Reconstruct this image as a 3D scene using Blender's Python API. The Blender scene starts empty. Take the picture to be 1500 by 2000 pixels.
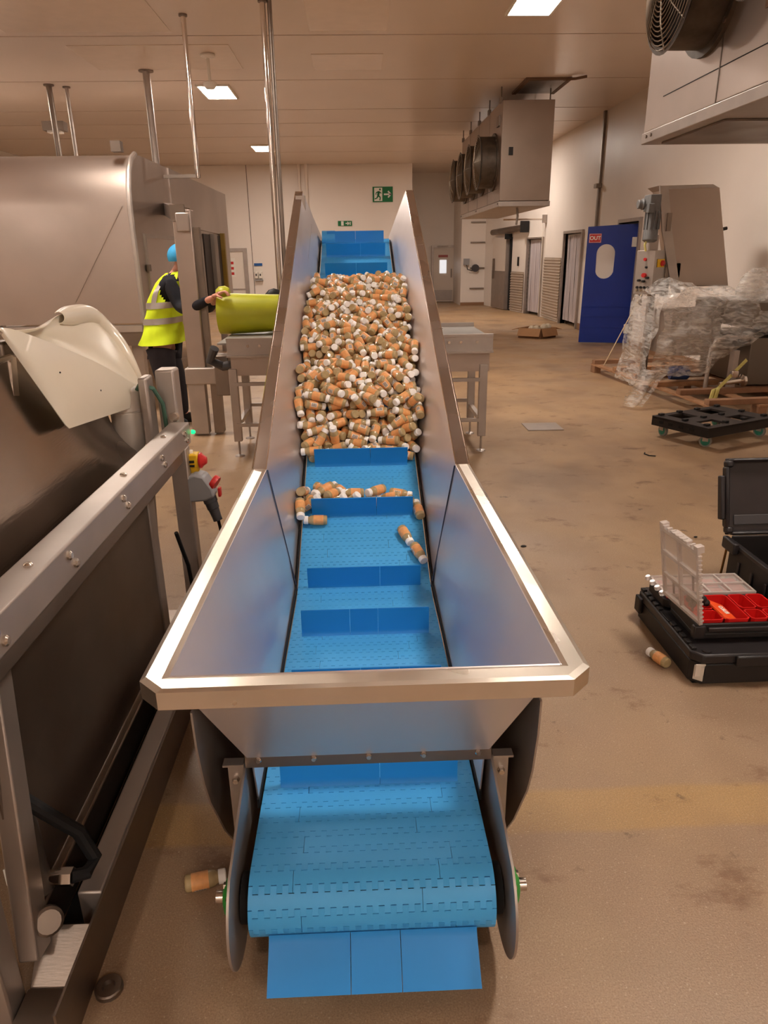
import bpy, bmesh, math, random
from mathutils import Vector, Matrix, Quaternion, Euler
random.seed(7)
sc = bpy.context.scene
COL = sc.collection
# ------------------------------------------------------------------ camera
CAM_H = 1.70
cam_d = bpy.data.cameras.new('camera'); cam = bpy.data.objects.new('camera', cam_d); COL.objects.link(cam)
_right = Vector((0.9992113, -0.03722859, -0.01381332))
_down = Vector((-0.02570989, -0.34143849, -0.93955243))
_fwd = Vector((0.03026181, 0.93916654, -0.34212634))
cm = Matrix((_right, -_down, -_fwd)).transposed().to_4x4()
cm.translation = Vector((0, 0, CAM_H))
cam.matrix_world = cm
cam_d.sensor_width = 36; cam_d.sensor_fit = 'AUTO'; cam_d.lens = 1387 / 2000 * 36
cam_d.clip_start = .05; cam_d.clip_end = 100
sc.camera = cam
# ------------------------------------------------------------------ world, exposure
w = bpy.data.worlds.new('world'); sc.world = w; w.use_nodes = True
w.node_tree.nodes['Background'].inputs[0].default_value = (.9, .75, .6, 1)
w.node_tree.nodes['Background'].inputs[1].default_value = .15
vs = sc.view_settings
vs.view_transform = 'Standard'; vs.look = 'None'; vs.gamma = 1; vs.use_curve_mapping = False; vs.exposure = 0.1
LAMP = 74.0            # strength of the ceiling panels
LAMP_COL = (1.0, .885, .79)
CEIL = 4.3; WALLX = 5.05
# ------------------------------------------------------------------ helpers
def lin(c):
    return tuple((x / 255 / 12.92 if x / 255 <= .04045 else ((x / 255 + .055) / 1.055) ** 2.4) for x in c)
MATS = {}
def mat(name, rgb, rough=.5, metal=0., var=0., vscale=6., stretch=(1, 1, 1), bump=0., bscale=40., bstretch=None,
        emit=0., trans=0., ior=1.45, alpha=1., coat=0., rvar=0., rgb2=None, spec=None, aniso=0.):
    if name in MATS: return MATS[name]
    m = bpy.data.materials.new(name); m.use_nodes = True; nt = m.node_tree; n = nt.nodes; l = nt.links
    b = n['Principled BSDF']; c = (*lin(rgb), 1)
    b.inputs['Base Color'].default_value = c; b.inputs['Roughness'].default_value = rough
    b.inputs['Metallic'].default_value = metal; b.inputs['IOR'].default_value = ior
    b.inputs['Transmission Weight'].default_value = trans; b.inputs['Alpha'].default_value = alpha
    b.inputs['Coat Weight'].default_value = coat
    if spec is not None: b.inputs['Specular IOR Level'].default_value = spec
    if aniso: b.inputs['Anisotropic'].default_value = aniso
    if emit:
        b.inputs['Emission Color'].default_value = c; b.inputs['Emission Strength'].default_value = emit
    if var or bump or rvar or rgb2:
        tc = n.new('ShaderNodeTexCoord'); mp = n.new('ShaderNodeMapping'); l.new(tc.outputs['Object'], mp.inputs[0])
        mp.inputs['Scale'].default_value = stretch
    if var or rgb2:
        nz = n.new('ShaderNodeTexNoise'); nz.inputs['Scale'].default_value = vscale; nz.inputs['Detail'].default_value = 5
        l.new(mp.outputs[0], nz.inputs['Vector'])
        mx = n.new('ShaderNodeMix'); mx.data_type = 'RGBA'
        c2 = (*lin(rgb2), 1) if rgb2 else tuple(min(1, x * (1 + var)) for x in c[:3]) + (1,)
        c1 = c if rgb2 else tuple(x * (1 - var) for x in c[:3]) + (1,)
        mx.inputs[6].default_value = c1; mx.inputs[7].default_value = c2
        rp = n.new('ShaderNodeMapRange'); rp.inputs[1].default_value = .3; rp.inputs[2].default_value = .7
        l.new(nz.outputs[0], rp.inputs[0]); l.new(rp.outputs[0], mx.inputs[0]); l.new(mx.outputs[2], b.inputs['Base Color'])
    if rvar:
        nr = n.new('ShaderNodeTexNoise'); nr.inputs['Scale'].default_value = vscale * .7; l.new(mp.outputs[0], nr.inputs['Vector'])
        rr = n.new('ShaderNodeMapRange'); rr.inputs[1].default_value = .3; rr.inputs[2].default_value = .7
        rr.inputs[3].default_value = max(.03, rough - rvar); rr.inputs[4].default_value = rough + rvar
        l.new(nr.outputs[0], rr.inputs[0]); l.new(rr.outputs[0], b.inputs['Roughness'])
    if bump:
        mb = n.new('ShaderNodeMapping'); l.new(tc.outputs['Object'], mb.inputs[0]); mb.inputs['Scale'].default_value = bstretch or stretch
        nb = n.new('ShaderNodeTexNoise'); nb.inputs['Scale'].default_value = bscale; nb.inputs['Detail'].default_value = 3
        bp = n.new('ShaderNodeBump'); bp.inputs['Strength'].default_value = bump; bp.inputs['Distance'].default_value = .01
        l.new(mb.outputs[0], nb.inputs['Vector']); l.new(nb.outputs[0], bp.inputs['Height']); l.new(bp.outputs[0], b.inputs['Normal'])
    MATS[name] = m
    return m

class G:
    """collects faces with a material slot each; build() links them as ONE mesh object"""
    def __init__(s): s.v = []; s.f = []; s.m = []
    def add(s, vs, fs, mi=0):
        o = len(s.v); s.v += [tuple(v) for v in vs]; s.f += [tuple(i + o for i in f) for f in fs]; s.m += [mi] * len(fs)
        return s
    def hexa(s, p, mi=0):          # p: 4 bottom (ccw), 4 top
        return s.add(p, [(3, 2, 1, 0), (4, 5, 6, 7), (0, 1, 5, 4), (1, 2, 6, 5), (2, 3, 7, 6), (3, 0, 4, 7)], mi)
    def box(s, x0, x1, y0, y1, z0, z1, mi=0, rz=0, piv=None):
        p = [(x0, y0, z0), (x1, y0, z0), (x1, y1, z0), (x0, y1, z0), (x0, y0, z1), (x1, y0, z1), (x1, y1, z1), (x0, y1, z1)]
        if rz:
            c = Vector(piv or ((x0 + x1) / 2, (y0 + y1) / 2, 0)); R = Matrix.Rotation(rz, 3, 'Z')
            p = [R @ (Vector(q) - c) + c for q in p]
        return s.hexa(p, mi)
    def beam(s, a, b, w, h, up=(0, 0, 1), mi=0):
        a = Vector(a); b = Vector(b); d = (b - a).normalized(); u = Vector(up)
        sd = d.cross(u)
        if sd.length < 1e-4: sd = d.cross(Vector((0, 1, 0)))
        sd.normalize(); u = sd.cross(d).normalized()
        X = sd * w / 2; Z = u * h / 2
        return s.hexa([a - X - Z, a + X - Z, b + X - Z, b - X - Z, a - X + Z, a + X + Z, b + X + Z, b - X + Z], mi)
    def tube(s, a, b, r, n=12, r2=None, mi=0, caps=True):
        a = Vector(a); b = Vector(b); d = (b - a).normalized(); q = d.to_track_quat('Z', 'Y'); r2 = r if r2 is None else r2
        vs = []
        for c, rr in ((a, r), (b, r2)):
            for i in range(n):
                t = 2 * math.pi * i / n; vs.append(c + q @ Vector((rr * math.cos(t), rr * math.sin(t), 0)))
        fs = [(i, (i + 1) % n, n + (i + 1) % n, n + i) for i in range(n)]
        if caps: fs += [tuple(reversed(range(n))), tuple(range(n, 2 * n))]
        return s.add(vs, fs, mi)
    def path(s, pts, r, n=8, mi=0, rad=None):
        pts = [Vector(p) for p in pts]; vs = []; prev = None
        for i, p in enumerate(pts):
            d = (pts[min(i + 1, len(pts) - 1)] - pts[max(i - 1, 0)]).normalized()
            if prev is None: x = d.orthogonal().normalized()
            else: x = (prev - d * prev.dot(d)).normalized()
            prev = x; y = d.cross(x); rr = rad[i] if rad else r
            for k in range(n):
                t = 2 * math.pi * k / n; vs.append(p + x * rr * math.cos(t) + y * rr * math.sin(t))
        fs = [(j * n + k, j * n + (k + 1) % n, (j + 1) * n + (k + 1) % n, (j + 1) * n + k) for j in range(len(pts) - 1) for k in range(n)]
        fs += [tuple(reversed(range(n))), tuple(range((len(pts) - 1) * n, len(pts) * n))]
        return s.add(vs, fs, mi)
    def prism(s, poly, vec, mi=0):
        n = len(poly); v = Vector(vec); vs = [Vector(p) for p in poly] + [Vector(p) + v for p in poly]
        fs = [tuple(reversed(range(n))), tuple(range(n, 2 * n))] + [(i, (i + 1) % n, n + (i + 1) % n, n + i) for i in range(n)]
        return s.add(vs, fs, mi)
    def plate(s, quad, t, mi=0):   # flat polygon thickened along its normal
        a, b, c = (Vector(q) for q in quad[:3]); nn = (b - a).cross(c - a).normalized()
        return s.prism([Vector(q) - nn * t / 2 for q in quad], nn * t, mi)
    def lathe(s, prof, c, axis, n=16, mi=0):  # prof [(along, r)]
        c = Vector(c); q = Vector(axis).normalized().to_track_quat('Z', 'Y'); vs = []
        for x, r in prof:
            for i in range(n):
                t = 2 * math.pi * i / n; vs.append(c + q @ Vector((r * math.cos(t), r * math.sin(t), x)))
        fs = [(j * n + k, j * n + (k + 1) % n, (j + 1) * n + (k + 1) % n, (j + 1) * n + k) for j in range(len(prof) - 1) for k in range(n)]
        fs += [tuple(reversed(range(n))), tuple(range((len(prof) - 1) * n, len(prof) * n))]
        return s.add(vs, fs, mi)
    def sphere(s, c, rx, ry=None, rz=None, n=12, m=8, mi=0):
        ry = ry or rx; rz = rz or rx; vs = []
        for j in range(1, m):
            ph = math.pi * j / m
            for i in range(n):
                t = 2 * math.pi * i / n
                vs.append((c[0] + rx * math.sin(ph) * math.cos(t), c[1] + ry * math.sin(ph) * math.sin(t), c[2] + rz * math.cos(ph)))
        vs += [(c[0], c[1], c[2] + rz), (c[0], c[1], c[2] - rz)]; T = len(vs) - 2
        fs = [(j * n + i, (j + 1) * n + i, (j + 1) * n + (i + 1) % n, j * n + (i + 1) % n) for j in range(m - 2) for i in range(n)]
        fs += [(T, i, (i + 1) % n) for i in range(n)] + [(T + 1, (m - 2) * n + (i + 1) % n, (m - 2) * n + i) for i in range(n)]
        return s.add(vs, fs, mi)
    def grid(s, fn, nu, nv, mi=0):
        vs = [fn(i / nu, j / nv) for j in range(nv + 1) for i in range(nu + 1)]
        fs = [(j * (nu + 1) + i, j * (nu + 1) + i + 1, (j + 1) * (nu + 1) + i + 1, (j + 1) * (nu + 1) + i) for j in range(nv) for i in range(nu)]
        return s.add(vs, fs, mi)
    def mesh(s, name, mats, off=(0, 0, 0), angle=35, recalc=True, thick=0):
        me = bpy.data.meshes.new(name); o = Vector(off)
        me.from_pydata([Vector(v) - o for v in s.v], [], s.f)
        for mm in (mats if isinstance(mats, (list, tuple)) else [mats]): me.materials.append(mm)
        for p, k in zip(me.polygons, s.m): p.material_index = k
        if recalc:
            bm = bmesh.new(); bm.from_mesh(me); bmesh.ops.recalc_face_normals(bm, faces=bm.faces); bm.to_mesh(me); bm.free()
        if thick:
            bm = bmesh.new(); bm.from_mesh(me); bmesh.ops.solidify(bm, geom=bm.faces[:], thickness=thick); bm.to_mesh(me); bm.free()
        if angle:
            for p in me.polygons: p.use_smooth = True
            me.set_sharp_from_angle(angle=math.radians(angle))
        me.update(); return me
    def build(s, name, mats, parent=None, bevel=0, label=None, angle=35, thick=0, recalc=True, kind=None, sub=0, cat=None, group=None):
        off = ORIG.get(parent, Vector((0, 0, 0))) if parent is not None else Vector((0, 0, 0))
        o = bpy.data.objects.new(name, s.mesh(name, mats, off, angle, recalc, thick)); COL.objects.link(o)
        if parent is not None: o.parent = parent; ORIG[o] = off
        if sub:
            md = o.modifiers.new('sub', 'SUBSURF'); md.levels = sub; md.render_levels = sub
        if bevel:
            md = o.modifiers.new('bevel', 'BEVEL'); md.width = bevel; md.segments = 2; md.limit_method = 'ANGLE'; md.angle_limit = math.radians(40)
        if label: o['label'] = label
        if cat: o['category'] = cat
        if kind: o['kind'] = kind
        if group: o['group'] = group
        return o
ORIG = {}
def thing(name, label, cat, loc=(0, 0, 0), group=None):
    o = bpy.data.objects.new(name, None); COL.objects.link(o); o.location = loc; o.empty_display_size = .1
    o['label'] = label; o['category'] = cat
    if group: o['group'] = group
    ORIG[o] = Vector(loc)
    return o
def struct(name, g, m, parent=None, **k):
    o = g.build(name, m, parent, **k)
    if parent is None: o['kind'] = 'structure'
    return o
def text(s, size, mw, m, parent, name='lettering', depth=.0015, bold=False):
    cu = bpy.data.curves.new(name, 'FONT'); cu.body = s; cu.size = size; cu.extrude = depth; cu.align_x = 'CENTER'; cu.align_y = 'CENTER'
    if bold: cu.offset = size * .03
    t = bpy.data.objects.new(name, cu); COL.objects.link(t)
    dg = bpy.context.evaluated_depsgraph_get(); me = bpy.data.meshes.new_from_object(t.evaluated_get(dg))
    bpy.data.objects.remove(t); me.materials.clear(); me.materials.append(m)
    me.transform(mw)
    if parent is not None: me.transform(Matrix.Translation(-ORIG[parent]))
    o = bpy.data.objects.new(name, me); COL.objects.link(o); o.parent = parent
    if parent is not None: ORIG[o] = ORIG[parent]
    return o
def basis(o, x, y):
    x = Vector(x).normalized(); y = Vector(y).normalized(); z = x.cross(y)
    m = Matrix((x, y, z)).transposed().to_4x4(); m.translation = Vector(o); return m

# ------------------------------------------------------------------ materials
ST = dict(metal=1., bstretch=(1, 1, 30))
steel = mat('brushed_steel', (196, 186, 176), .27, 1., var=.06, vscale=3, rvar=.06, bump=.04, bscale=30, bstretch=(1, 1, 20))
steel_in = mat('trough_steel', (222, 214, 212), .36, .8, var=.05, vscale=2, rvar=.05, bump=.03, bscale=60, bstretch=(1, 1, 6))
steel_rim = mat('rim_steel', (222, 212, 198), .34, 1., var=.05, vscale=8, rvar=.08, bump=.05, bscale=25)
steel_dark = mat('dull_steel', (140, 128, 118), .45, 1., var=.12, vscale=3, rvar=.08, bump=.05, bscale=20, bstretch=(1, 1, 12))
steel_frame = mat('bead_blasted_steel', (178, 168, 160), .48, .85, var=.06, vscale=6, rvar=.05)
steel_mach = mat('enclosure_steel', (180, 166, 156), .38, .9, var=.08, vscale=1.2, rvar=.06, bump=.05, bscale=14, bstretch=(1, 1, 14))
chrome = mat('polished_steel', (225, 215, 205), .12, 1.)
bolt_m = mat('bolt_steel', (205, 195, 185), .22, 1.)
blue_belt = mat('blue_belt', (74, 168, 232), .4, 0, var=.05, vscale=5, bump=.02, bscale=60, spec=.4)
blue_flight = mat('blue_flight', (34, 136, 214), .38, 0, var=.04, vscale=4, bump=.04, bscale=25, spec=.4)
black = mat('black_plastic', (26, 23, 23), .5, 0, var=.15, vscale=20)
black_soft = mat('black_rubber', (16, 15, 16), .75)
dark_in = mat('dark_plastic_inner', (44, 38, 38), .45, 0, var=.15, vscale=12)
green_p = mat('green_bearing_housing', (48, 150, 62), .4)
white_p = mat('white_plastic', (235, 228, 216), .4)
white_wall = mat('white_wall_panel', (234, 224, 214), .42, 0, var=.035, vscale=.8, bump=.02, bscale=8)
white_wall2 = mat('far_wall_panel', (238, 228, 218), .45, 0, var=.03, vscale=.7)
ceil_m = mat('ceiling_panel', (222, 204, 188), .28, 0, var=.04, vscale=.6, bump=.05, bscale=4)
joint_m = mat('dark_joint', (96, 78, 66), .7)
cream = mat('cream_plastic_sheet', (232, 221, 200), .28, 0, var=.02, vscale=5, coat=.3)
red_p = mat('red_plastic', (205, 28, 26), .35, coat=.2)
orange_p = mat('orange_plastic', (238, 84, 30), .45)
yellow_p = mat('yellow_plastic', (236, 188, 30), .45)
grey_p = mat('grey_plastic', (150, 150, 152), .4)
grey_d = mat('dark_grey_plastic', (66, 64, 66), .45)
grey_motor = mat('grey_motor_paint', (112, 112, 112), .45, .2, var=.1, vscale=25)
blue_door = mat('blue_door_plastic', (16, 48, 140), .35, 0, var=.08, vscale=3, bump=.05, bscale=3)
green_w = mat('teal_wheel', (48, 128, 104), .4)
wood = mat('pallet_wood', (186, 142, 104), .7, 0, var=.2, vscale=9, stretch=(1, 1, 4), bump=.3, bscale=40, rgb2=(150, 108, 76))
wood_b = mat('pallet_wood_grey', (150, 112, 84), .75, 0, var=.2, vscale=7, bump=.3, bscale=40)
card = mat('cardboard', (176, 132, 92), .75, 0, var=.06, vscale=8)
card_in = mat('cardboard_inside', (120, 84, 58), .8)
cap_m = mat('white_cap', (252, 250, 247), .38)
label_m = mat('orange_label', (228, 164, 104), .45, 0, var=.1, vscale=60)
print_m = mat('label_print', (232, 222, 206), .5)
bar_m = mat('barcode_print', (92, 84, 92), .5)
glass_b = mat('juice_glass', (176, 154, 112), .12, 0, var=.12, vscale=50, coat=.6)
skin_m = mat('skin', (212, 150, 128), .5, var=.06, vscale=30)
hivis = mat('hivis_yellow', (214, 240, 30), .75, 0, var=.07, vscale=9, bump=.25, bscale=10)
reflect = mat('reflective_tape', (168, 160, 152), .35, .3)
navy = mat('dark_sweater', (22, 22, 30), .85, var=.2, vscale=12)
trouser = mat('dark_trousers', (40, 36, 42), .85, var=.2, vscale=8, bump=.3, bscale=9)
hair_blue = mat('blue_hairnet', (52, 160, 216), .6, var=.08, vscale=60)
lime = mat('lime_plastic', (176, 178, 34), .42, 0, var=.06, vscale=5)
strap_m = mat('yellow_strap', (206, 196, 118), .7, var=.1, vscale=50)
sign_green = mat('sign_green', (18, 112, 62), .4)
sign_white = mat('sign_white', (236, 232, 222), .4)
sign_red = mat('sign_red', (196, 40, 38), .4)

# ------------------------------------------------------------------ the setting
# floor
def floor_material():
    m = bpy.data.materials.new('floor_screed'); m.use_nodes = True; nt = m.node_tree; n = nt.nodes; l = nt.links; b = n['Principled BSDF']
    tc = n.new('ShaderNodeTexCoord')
    def noise(sc_, det=4, st=(1, 1, 1), loc=(0, 0, 0), rough=.5):
        mp = n.new('ShaderNodeMapping'); mp.inputs['Scale'].default_value = st; mp.inputs['Location'].default_value = loc
        l.new(tc.outputs['Object'], mp.inputs[0]); z = n.new('ShaderNodeTexNoise'); z.inputs['Scale'].default_value = sc_
        z.inputs['Detail'].default_value = det; z.inputs['Roughness'].default_value = rough; l.new(mp.outputs[0], z.inputs['Vector']); return z.outputs[0]
    def ramp(v, a, c, lo=0., hi=1.):
        r = n.new('ShaderNodeMapRange'); r.inputs[1].default_value = a; r.inputs[2].default_value = c; r.inputs[3].default_value = lo; r.inputs[4].default_value = hi
        l.new(v, r.inputs[0]); return r.outputs[0]
    def mix(f, c1, c2, mode='MIX'):
        x = n.new('ShaderNodeMix'); x.data_type = 'RGBA'; x.blend_type = mode
        for s, c in ((0, f), (6, c1), (7, c2)):
            if isinstance(c, (tuple, list)): x.inputs[s].default_value = (*lin(c), 1)
            elif isinstance(c, float): x.inputs[s].default_value = c
            else: l.new(c, x.inputs[s])
        return x.outputs[2]
    base = mix(ramp(noise(.55, 5), .35, .65), (176, 148, 116), (196, 162, 122))
    base = mix(ramp(noise(2.2, 6, (1, .6, 1), (3, 1, 0)), .42, .66, 0, .6), base, (160, 130, 102))
    sep = n.new('ShaderNodeSeparateXYZ'); l.new(tc.outputs['Object'], sep.inputs[0])
    # ochre repair strip across the floor, and the more worn screed on the near side of it
    wob = n.new('ShaderNodeMath'); wob.operation = 'ADD'; l.new(sep.outputs['Y'], wob.inputs[0]); l.new(ramp(noise(3., 2), 0, 1, -.02, .02), wob.inputs[1])
    s1 = ramp(wob.outputs[0], 1.705, 1.725); s2 = ramp(wob.outputs[0], 1.885, 1.91, 1, 0)
    mm = n.new('ShaderNodeMath'); mm.operation = 'MULTIPLY'; l.new(s1, mm.inputs[0]); l.new(s2, mm.inputs[1])
    base = mix(ramp(wob.outputs[0], 2.6, 4.5, .45, 0), base, (150, 128, 108))
    base = mix(mm.outputs[0], base, (184, 150, 102))
    base = mix(ramp(wob.outputs[0], 7, 15, 0, .35), base, (196, 156, 106))
    # rusty and dark stains
    base = mix(ramp(noise(3.4, 6, (1, 1.5, 1), (5, 2, 0), .65), .585, .68, 0, .7), base, (112, 74, 48))
    base = mix(ramp(noise(9., 5, (1, 1, 1), (1, 7, 0), .6), .655, .72, 0, .75), base, (74, 54, 42))
    base = mix(ramp(noise(1.1, 3, (1, 1, 1), (9, 4, 0)), .52, .68, 0, .5), base, (120, 96, 78))
    # aggregate speckle
    base = mix(ramp(noise(230., 2), .3, .7, 0, .55), base, (118, 92, 70))
    base = mix(ramp(noise(150., 2, (1, 1, 1), (4, 4, 4)), .62, .8, 0, .5), base, (226, 206, 180))
    l.new(base, b.inputs['Base Color'])
    l.new(ramp(noise(1.5, 4, (1, 1, 1), (2, 2, 2)), .3, .7, .34, .6), b.inputs['Roughness'])
    bp = n.new('ShaderNodeBump'); bp.inputs['Strength'].default_value = .25; bp.inputs['Distance'].default_value = .004
    l.new(noise(180., 3), bp.inputs['Height']); l.new(bp.outputs[0], b.inputs['Normal'])
    return m
struct('floor', G().box(-9, 6.6, -5, 27.2, -.1, 0), floor_material(), angle=0)
# ceiling: backing slab with separate long sheets below it, recessed joints between them
ceil = struct('ceiling', G().box(-9, 6.6, -5, 27.2, CEIL + .03, CEIL + .13), joint_m, angle=0)
seams = [-5, -2.4, .2, 2.8, 5.4, 7.95, 10.5, 12.95, 15.4, 16.9, 18.7, 21.4, 24.2, 27.2]
LAMPS = [(2.07, 9.15), (-2.25, 13.72), (-2.32, 20.5), (2.07, 2.4), (-2.25, 7.0), (-6.4, 13.72), (-6.4, 7.0), (-6.4, .4), (2.07, -3.6), (-2.25, -4.0), (3.25, 19.6)]  # left side row and left rear panel are unseen, added as fill light
for i in range(len(seams) - 1):
    y0, y1 = seams[i] + .018, seams[i + 1] - .018
    struct('ceiling_panel', G().box(-8.99, 6.59, y0, y1, CEIL, CEIL + .04), ceil_m, ceil, angle=0)
# walls
def wall(name, a, b, openings=(), z1=CEIL, t=.12, m=white_wall):
    a = Vector((*a, 0)); b = Vector((*b, 0)); u = (b - a).normalized(); nrm = Vector((u.y, -u.x, 0)); L = (b - a).length
    g = G()
    def blk(s0, s1, zz0, zz1):
        p = a + u * s0; q = a + u * s1
        g.hexa([p + Vector((0, 0, zz0)), q + Vector((0, 0, zz0)), q + nrm * t + Vector((0, 0, zz0)), p + nrm * t + Vector((0, 0, zz0)),
                p + Vector((0, 0, zz1)), q + Vector((0, 0, zz1)), q + nrm * t + Vector((0, 0, zz1)), p + nrm * t + Vector((0, 0, zz1))])
    s = 0
    for o0, o1, oz in sorted(openings):
        blk(s, o0, 0, z1); blk(o0, o1, oz, z1); s = o1
    blk(s, L, 0, z1)
    o = struct(name, g, m, angle=0); return o, a, u, nrm
YA = -5
wr, wa, wu, wn = wall('wall_right', (WALLX, YA), (WALLX, 20.0), [(18.36 - .02, 19.36, 2.18), (16.72 - YA, 18.12 - YA, 2.08)])
wf, fa, fu, fn_ = wall('wall_right_far', (WALLX, 20.0), (4.3, 25.0), [(.16, 1.22, 2.02)])
wall('wall_alcove', (4.3, 25.0), (3.5, 25.0))
wall('wall_alcove_side', (3.5, 25.12), (3.5, 27.0))
wall('wall_back', (3.6, 27.0), (1.7, 27.0), m=white_wall2)
wall('wall_corridor', (1.81, 26.99), (1.81, 24.33), m=white_wall2)
wall('wall_far', (1.81, 24.2), (-9, 24.2), m=white_wall2)
wall('wall_left', (-9, 24.2), (-9, -5))
wall('wall_behind', (-9, -5), (5.05, -5))
# room beyond the doorways, so that the openings are not black
g = G(); g.box(6.5, 6.6, 12, 24.9, 0, CEIL); g.box(5.18, 6.6, 12, 12.1, 0, CEIL); g.box(4.9, 6.6, 24.8, 24.9, 0, CEIL)
struct('wall_beyond', g, white_wall2, angle=0)
# dark vertical trim and cove
struct('trim_1', G().box(WALLX - .05, WALLX + .0, 15.75, 15.83, 0, CEIL), steel_dark, angle=0)
struct('trim_2', G().box(WALLX - .12, WALLX, 15.7, 15.86, 2.9, 2.98), steel_dark, angle=0)
struct('baseboard_right', G().box(WALLX - .03, WALLX, -5, 13.28, 0, .14).box(WALLX - .03, WALLX, 14.5, 16.6, 0, .14), mat('plinth', (140, 104, 74), .6), angle=0)
struct('baseboard_far', G().box(-9, 1.81, 24.14, 24.2, 0, .14).box(3.5, 4.3, 24.95, 25.0, 0, .1), MATS['plinth'], angle=0)
for i, x in enumerate((-6.2, -3.3)):
    struct('trim_%d' % (3 + i), G().box(x - .008, x + .008, 24.19, 24.2, .14, CEIL), joint_m, angle=0)
# door frames as trim
def frame_on(name, a, u, nrm, s0, s1, z1, wdt=.06, dep=.05, m=steel_frame):
    g = G(); U = Vector(u); N = Vector(nrm)
    for c0, c1, za, zb in ((s0 - wdt, s0, 0, z1), (s1, s1 + wdt, 0, z1), (s0 - wdt, s1 + wdt, z1, z1 + wdt)):
        p = Vector(a) + U * c0 - N * dep; q = Vector(a) + U * c1 - N * dep; r = q + N * (dep + .13); t = p + N * (dep + .13)
        g.hexa([v + Vector((0, 0, z)) for z in (za, zb) for v in (p, q, r, t)])
    return struct(name, g, m, angle=0)
frame_on('trim_7', wa, wu, wn, 18.34, 19.36, 2.18)
frame_on('trim_8', wa, wu, wn, 16.72 - YA, 18.12 - YA, 2.08)
frame_on('trim_9', fa, fu, fn_, .16, 1.22, 2.02, wdt=.04)
# corrugated wainscot panels
corr = mat('corrugated_sheet', (196, 180, 164), .35, .5, var=.05, vscale=3)
def corrug(name, a, u, s0, s1, z0, z1, label, out=.03, pitch=.07):
    a = Vector(a); u = Vector(u); N = Vector((-u.y, u.x, 0)); g = G()
    n = int((z1 - z0) / pitch)
    prof = []
    for i in range(n * 6 + 1):
        t = i / 6; prof.append((z0 + (z1 - z0) * i / (n * 6), .012 * math.sin(2 * math.pi * t)))
    def f(x, y):
        z, d = prof[int(round(y * (len(prof) - 1)))]
        return a + u * (s0 + (s1 - s0) * x) + N * (out + d) + Vector((0, 0, z))
    g.grid(f, 1, len(prof) - 1)
    o = g.build(name, corr, None, label=label, cat='wall panel', thick=.006, angle=60)
    return o
corrug('corrugated_panel', wa, wu, 18.30 - YA, 19.93 - YA, .05, 1.54, 'pale corrugated sheet on the lower wall between the two strip curtain doorways')
corrug('corrugated_panel', fa, fu, 1.42, 2.45, .05, 1.14, 'grey corrugated sheet low on the wall just right of the open sliding door gap')
# recess door (door_1)
d1 = struct('door_1', G().box(2.78, 3.5, 26.93, 26.99, .02, 1.86), mat('door_white', (222, 208, 194), .4), angle=0)
struct('door_frame', G().box(2.70, 2.78, 26.9, 27, 0, 1.94).box(2.78, 3.5, 26.9, 27, 1.86, 1.94), steel_frame, d1)
struct('door_window', G().box(3.0, 3.24, 26.91, 26.93, 1.0, 1.45), mat('lit_pane', (230, 232, 236), .2, emit=.8), d1)
struct('notice', G().box(2.95, 3.29, 26.915, 26.93, 1.54, 1.62), mat('faded_red', (170, 90, 84), .5), d1)
struct('kick_plate', G().box(2.8, 3.48, 26.915, 26.93, .06, .42), steel_frame, d1)
struct('door_handle', G().box(3.4, 3.44, 26.88, 26.93, .85, 1.15), steel_dark, d1)
struct('door_closer', G().box(2.9, 3.3, 26.88, 26.93, 1.88, 1.93), steel_dark, d1)
# white door on the far left of the far wall
d2 = struct('door_2', G().box(-4.75, -3.58, 24.15, 24.19, .02, 1.82), mat('door_cream', (232, 222, 210), .4), angle=0)
struct('door_frame', G().box(-3.58, -3.46, 24.12, 24.2, 0, 1.92).box(-4.85, -4.75, 24.12, 24.2, 0, 1.92).box(-4.75, -3.58, 24.12, 24.2, 1.82, 1.92), steel_frame, d2)
struct('door_rail', G().box(-4.75, -3.58, 24.13, 24.15, .66, .7), steel_frame, d2)
nt_ = G().box(-4.1, -3.86, 24.12, 24.15, 1.05, 1.62).build('notice_board', sign_white, d2)
nt_g = G()
for i in range(3): nt_g.box(-4.06, -3.9, 24.112, 24.12, 1.12 + i * .16, 1.2 + i * .16)
nt_g.build('red_print', sign_red, nt_)
# sliding door with track: door_3
N = Vector((-fu.y, fu.x, 0))
def on_far(s0, s1, z0, z1, o0, o1):
    g = G(); p = fa + fu * s0; q = fa + fu * s1
    return g.hexa([v + Vector((0, 0, z)) for z in (z0, z1) for v in (p + N * o0, q + N * o0, q + N * o1, p + N * o1)])
d3 = struct('door_3', on_far(2.72, 3.95, .02, 2.1, .03, .11), mat('sliding_door_white', (218, 206, 194), .4), angle=0)
struct('door_edge', on_far(2.68, 2.72, .02, 2.1, .02, .13), steel_frame, d3)
struct('lower_panel', on_far(2.74, 3.93, .04, 1.14, .11, .13), steel_frame, d3)
struct('pull_handle', on_far(3.7, 3.76, .9, 1.5, .12, .18), steel_dark, d3)
struct('dark_gap', on_far(2.5, 2.66, .0, 2.1, .003, .02), black_soft, d3)
tr = thing('door_track', 'grey cylindrical track cover above the white sliding door', 'door track', fa + fu * 2.6 + Vector((0, 0, 2.3)))
g = G(); g.tube(fa + fu * 1.25 + N * .14 + Vector((0, 0, 2.33)), fa + fu * 3.95 + N * .14 + Vector((0, 0, 2.27)), .085, 14)
g.build('track_cover', steel_dark, tr)
on_far(1.2, 1.27, 2.2, 2.5, .02, .26).build('end_bracket', black, tr)
on_far(2.5, 2.66, 2.05, 2.2, .03, .2).build('guide_block', black_soft, tr)
t_ = on_far(1.88, 1.98, 1.3, 1.55, .01, .03).build('switch_plate', black, None); t_['label'] = 'small dark switch plate on the white wall right of the sliding door'; t_['category'] = 'switch'
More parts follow.
